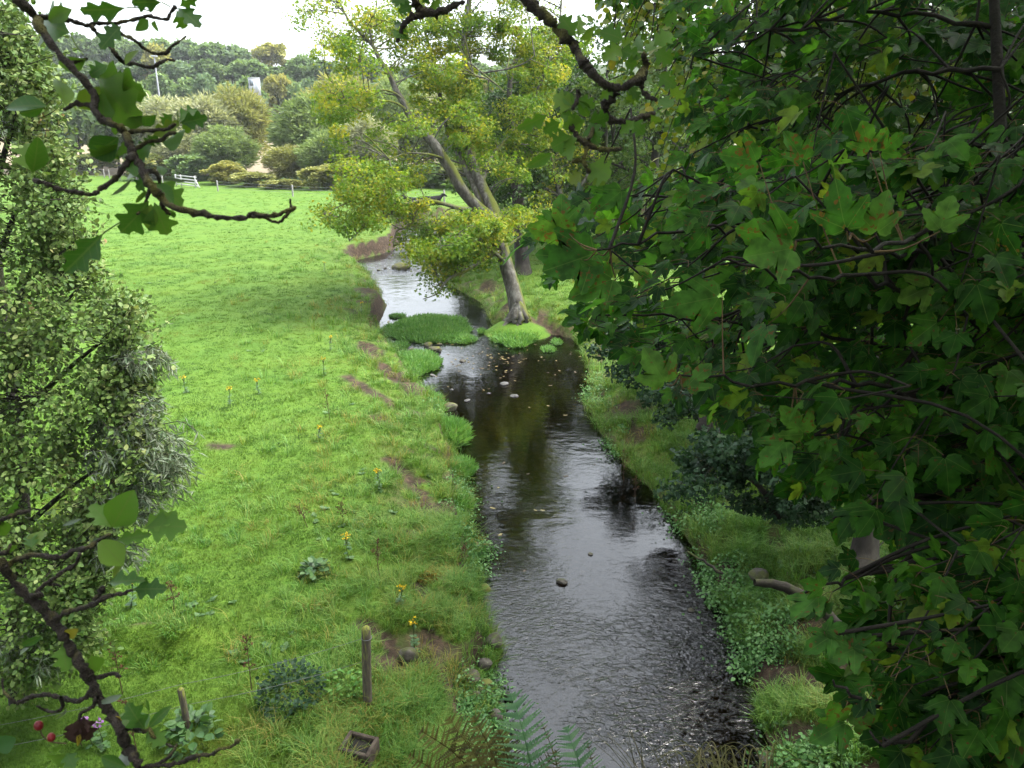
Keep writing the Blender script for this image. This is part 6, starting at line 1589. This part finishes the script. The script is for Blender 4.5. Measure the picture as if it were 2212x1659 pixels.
# unseen hawthorn the hanging branches grow from; its crown is added to block sky light
ht = empty('unseen_hawthorn', (-3.6, -2.6, 0), 'unseen hawthorn beside the bridge, its crown added over the camera for shade', 'tree')
hk = [(smooth_path([(-3.6, -2.6, -.2), (-3.3, -2.4, 4), (-2.8, -2.0, 7.5), (-2.0, -1.4, 10.5)], 4), np.linspace(.17, .06, 13))]
for pth_ in ([(-3.2, -2.3, 5.5), (-2.2, -.9, 6.9), tuple(b_.t.location)], [(-2.8, -2.0, 7.5), (-1.6, -.6, 9.4), tuple(a.t.location)], [(-2.4, -1.6, 9.2), (-.6, -.8, 10.2), tuple(c_.t.location)], [(-2.4, -1.6, 9.2), (-1.2, -.6, 10.0), tuple(d_.t.location)]):
    hk.append((smooth_path(pth_, 4), np.linspace(.05, .012, 9)))
obj('trunk', rel(tubes('trunk', hk, 9), ht), M_bark_dark, ht)
n = 26000
P = np.column_stack([rng.uniform(-8, 3, n), rng.uniform(-9, 2.5, n), rng.uniform(5, 13, n)])
q = P - CAM; dep = q[:, 1] * CP - q[:, 2] * SP
px = 1106 + F * q[:, 0] / np.maximum(dep, .05); py = 829.5 - F * (q[:, 1] * SP + q[:, 2] * CP) / np.maximum(dep, .05)
ok = ((dep < .2) | (py < -150) | (px < -250)) & (((P[:, 0] + 2.4) / 5) ** 2 + ((P[:, 1] + 2.6) / 4.6) ** 2 + ((P[:, 2] - 9.4) / 3.6) ** 2 < 1) & (P[:, 0] > -5.5) & (P[:, 1] < 1.0) & (np.linalg.norm(q, axis=1) > 1.5) & ((np.hypot(q[:, 0], q[:, 1]) > 1.2) | (P[:, 2] > 9.2)) & (rng.random(n) < .5)
P = P[ok]; n = len(P)
obj('crown', rel(leaf_cloud('crown', OVAL, P, rdir(n, -.3), rdir(n, 1.2), rng.uniform(.12, .2, n)), ht), M_haw, ht)['kind'] = 'stuff'

# ---- lime-like tree behind it: thin hanging twigs and small yellow-green leaves at the top
M_beech = leaf_mat('small_hanging_leaf', [(.05, (.055, .13, .020)), (.40, (.11, .22, .028)), (.66, (.24, .31, .034)), (.90, (.50, .42, .04))], trans=.4, rough=.4, spec=.4, tmul=1.6, noise=.45, nscale=1.2)
lt = empty('lime_tree', (8.2, 10.0, 0), 'thin hanging twigs with small yellow-green leaves at the top, left of the broad leaves', 'tree')
ltk = [(smooth_path([(8.2, 10.0, -.2), (8.0, 9.8, 5), (7.6, 9.4, 10), (7.0, 9.0, 14)], 4), np.linspace(.2, .08, 13))]
Pl, Yl, Nl, Sl = [], [], [], []
for q in range(330):
    X = rng.uniform(1330, 2050); Y0 = rng.uniform(-120, 260) if X > 1450 else rng.uniform(-120, 60)
    D_ = rng.uniform(5.5, 8.5); p0 = at(X, Y0, D_); l = rng.uniform(.35, .9)
    if X < 1500: l *= .6
    e = p0 + [rng.normal(-.12, .12), rng.normal(0, .1), -l]
    pth = smooth_path([p0, (p0 + e) / 2 + rng.normal(0, .04, 3), e], 4)
    ltk.append((pth, np.linspace(.006, .002, len(pth))))
    for k in range(int(10 + l * 22)):
        o = pth[rng.integers(len(pth))]
        a = rng.uniform(0, 6.28)
        Pl.append(o + rng.normal(0, .03, 3)); Yl.append([math.cos(a), math.sin(a), rng.uniform(-1.0, .1)]); Nl.append(rng.normal(0, .5, 3) + [0, -.5, .6]); Sl.append(rng.uniform(.05, .085))
for q in range(14):
    e = at(rng.uniform(1350, 2000), rng.uniform(-150, 0), rng.uniform(5.5, 8.5))
    ltk.append((smooth_path([(7.5, 9.4, 10 + rng.uniform(-1, 2)), (e + np.array([7.5, 9.4, 11])) / 2 + [0, 0, .5], e], 4), np.linspace(.04, .008, 9)))
obj('trunk', rel(tubes('trunk', ltk[:1], 10), lt), M_bark_dark, lt)
obj('twigs', rel(tubes('twigs', ltk[1:], 4), lt), M_bark_dark, lt)['kind'] = 'stuff'
obj('crown', rel(leaf_cloud('crown', OVAL, np.array(Pl), np.array(Yl), np.array(Nl), np.array(Sl)), lt), M_beech, lt)['kind'] = 'stuff'

# ------------------------------------------------------------------ ferns and dry grass rooted in the bridge wall
M_fern = leaf_mat('fern_green', [(.05, (.10, .26, .10)), (.6, (.17, .36, .15)), (.95, (.25, .42, .21))], trans=.35, rough=.45, spec=.4)
M_fernb = leaf_mat('fern_bronze', [(.05, (.09, .075, .018)), (.5, (.16, .125, .026)), (.9, (.22, .20, .045))], trans=.3, rough=.5, spec=.3)
def frond(t, pts, D, half, mat, np_=22, name='frond'):
    A = np.array([(p[0], p[1], p[2] if len(p) == 3 else 0) for p in pts], float)
    pth = smooth_path(at(A[:, 0], A[:, 1], D + A[:, 2]), 12)
    n = len(pth); T = unit(np.gradient(pth, axis=0))
    nrm = unit(CAM - pth); S_ = unit(np.cross(T, nrm))
    f_ = obj(name, rel(tubes(name, [(pth, np.linspace(.0045, .0012, n))], 5), t), mat, t)
    V, Fc, R = [], [], []
    W = half / F * D
    for q in range(np_):
        u_ = .12 + .87 * q / (np_ - 1)
        i = min(int(u_ * (n - 1)), n - 1)
        l = W * (math.sin(math.pi * (.18 + .82 * (1 - u_)) * .62) ** 1.1) * 1.05 * (1 if u_ < .97 else .5)
        if u_ < .3: l *= .6 + 1.35 * (u_ - .0)
        for s in (-1, 1):
            d = unit(S_[i] * s + T[i] * .42 + rng.normal(0, .05, 3)); w = np.cross(d, nrm[i]); w = unit(w)
            m_ = 9; rr = rng.random()
            for k in range(m_):
                f0, f1 = k / m_, (k + 1) / m_
                ww = W * .076 * (1 - f0 * .85)
                b = pth[i] + d * l * f0; e = pth[i] + d * l * f1; dr = nrm[i] * (-l * .18 * f0 * f0)
                for s2 in (-1, 1):
                    k0 = len(V)
                    V.extend([b + dr, e + dr, b + d * l * (f1 - f0) * .75 + w * s2 * ww + dr, b + w * s2 * ww * .55 + dr])
                    Fc.extend([(k0, k0 + 1, k0 + 2), (k0, k0 + 2, k0 + 3)]); R.extend([rr] * 4)
    obj('pinnae', Rel2(make_mesh('pinnae', np.array(V), np.array(Fc), {'rnd': np.array(R)}), t), mat, f_)['kind'] = 'stuff'
def Rel2(me, t):
    return rel(me, t)
r0_ = at(1180, 1790, 3.2)
tfn = empty('fern', r0_, 'green fern with two upright fronds over the water', 'fern')
frond(tfn, [(1160, 1800, .1), (1150, 1680, .02), (1130, 1580, 0), (1103, 1496, .06)], 3.2, 74, M_fern)
frond(tfn, [(1290, 1800, .1), (1270, 1720, .02), (1248, 1640, 0), (1222, 1568, .06)], 3.2, 60, M_fern)
frond(tfn, [(1215, 1800, .2), (1205, 1700, .15), (1200, 1640, .12), (1170, 1560, .15)], 3.3, 26, M_fernb)
frond(tfn, [(1320, 1800, .1), (1310, 1740, .1), (1290, 1690, .1), (1268, 1600, .12)], 3.2, 24, M_fernb)
tfb = empty('fern', at(1060, 1800, 3.3), 'bronze-brown fern tuft spreading left of the green fern', 'fern')
for pts, h in (([(1080, 1800), (1040, 1700), (985, 1630), (905, 1575, -.1)], 60), ([(1090, 1800), (1060, 1700), (1020, 1620), (965, 1548)], 60), ([(1100, 1800), (1085, 1700), (1060, 1620), (1020, 1545)], 55), ([(1070, 1800), (1010, 1720), (950, 1670), (880, 1630, -.1)], 48), ([(1110, 1800), (1110, 1710), (1095, 1630), (1078, 1575)], 50), ([(1120, 1800), (1135, 1730), (1160, 1680), (1205, 1620)], 40)):
    frond(tfb, pts, 3.3, h, M_fernb, 22)
M_dry = leaf_mat('dry_grass_blade', [(.05, (.16, .15, .05)), (.5, (.28, .27, .09)), (.95, (.38, .32, .15))], trans=.3, rough=.6, spec=.2)
td = empty('grass_tussock', at(1590, 1780, 3.0), 'yellowing grass tussock arching at the bottom edge over the water', 'grass tussock')
ps = []
for q in range(46):
    X0 = rng.uniform(1500, 1680); hgt = rng.uniform(40, 150); lean = rng.normal(-10, 60)
    D_ = 3.0 + rng.normal(0, .12)
    A = [(X0, 1760), (X0 + lean * .2, 1720 - hgt * .5), (X0 + lean * .6, 1680 - hgt * .55), (X0 + lean * 1.3, 1680 - hgt * .25)]
    ps.append((smooth_path([at(x, y, D_ + .05 * i) for i, (x, y) in enumerate(A)], 5), np.concatenate([np.linspace(.003, .0022, 8), np.linspace(.0022, .0005, 8)])))
obj('blades', rel(tubes('blades', ps, 4), td), M_dry, td)['kind'] = 'stuff'
tb2 = empty('grass_tussock', at(1420, 1790, 3.0), 'wispy pale grass stalks at the bottom edge left of the tussock', 'grass tussock')
ps = []
for q in range(16):
    X0 = rng.uniform(1370, 1500); hgt = rng.uniform(60, 170); lean = rng.normal(-50, 40)
    A = [(X0, 1760), (X0 + lean * .3, 1720 - hgt * .4), (X0 + lean, 1690 - hgt * .8)]
    ps.append((smooth_path([at(x, y, 3.0) for x, y in A], 5), np.linspace(.0022, .0006, 11)))
obj('blades', rel(tubes('blades', ps, 4), tb2), M_dry, tb2)['kind'] = 'stuff'

# ------------------------------------------------------------------ the pale air over the far hillside
m, nt, out = new_mat('haze')
pv = N_(nt, 'VolumePrincipled', Density=.0002, Anisotropy=.3)
pv.inputs['Color'].default_value = (.93, .96, 1.0, 1)
nt.links.new(pv.outputs[0], out.inputs['Volume'])
tag(obj('haze', box_mesh('haze', [(-420, -60, -2.6, 420, 420, 46)]), m), kind='stuff')
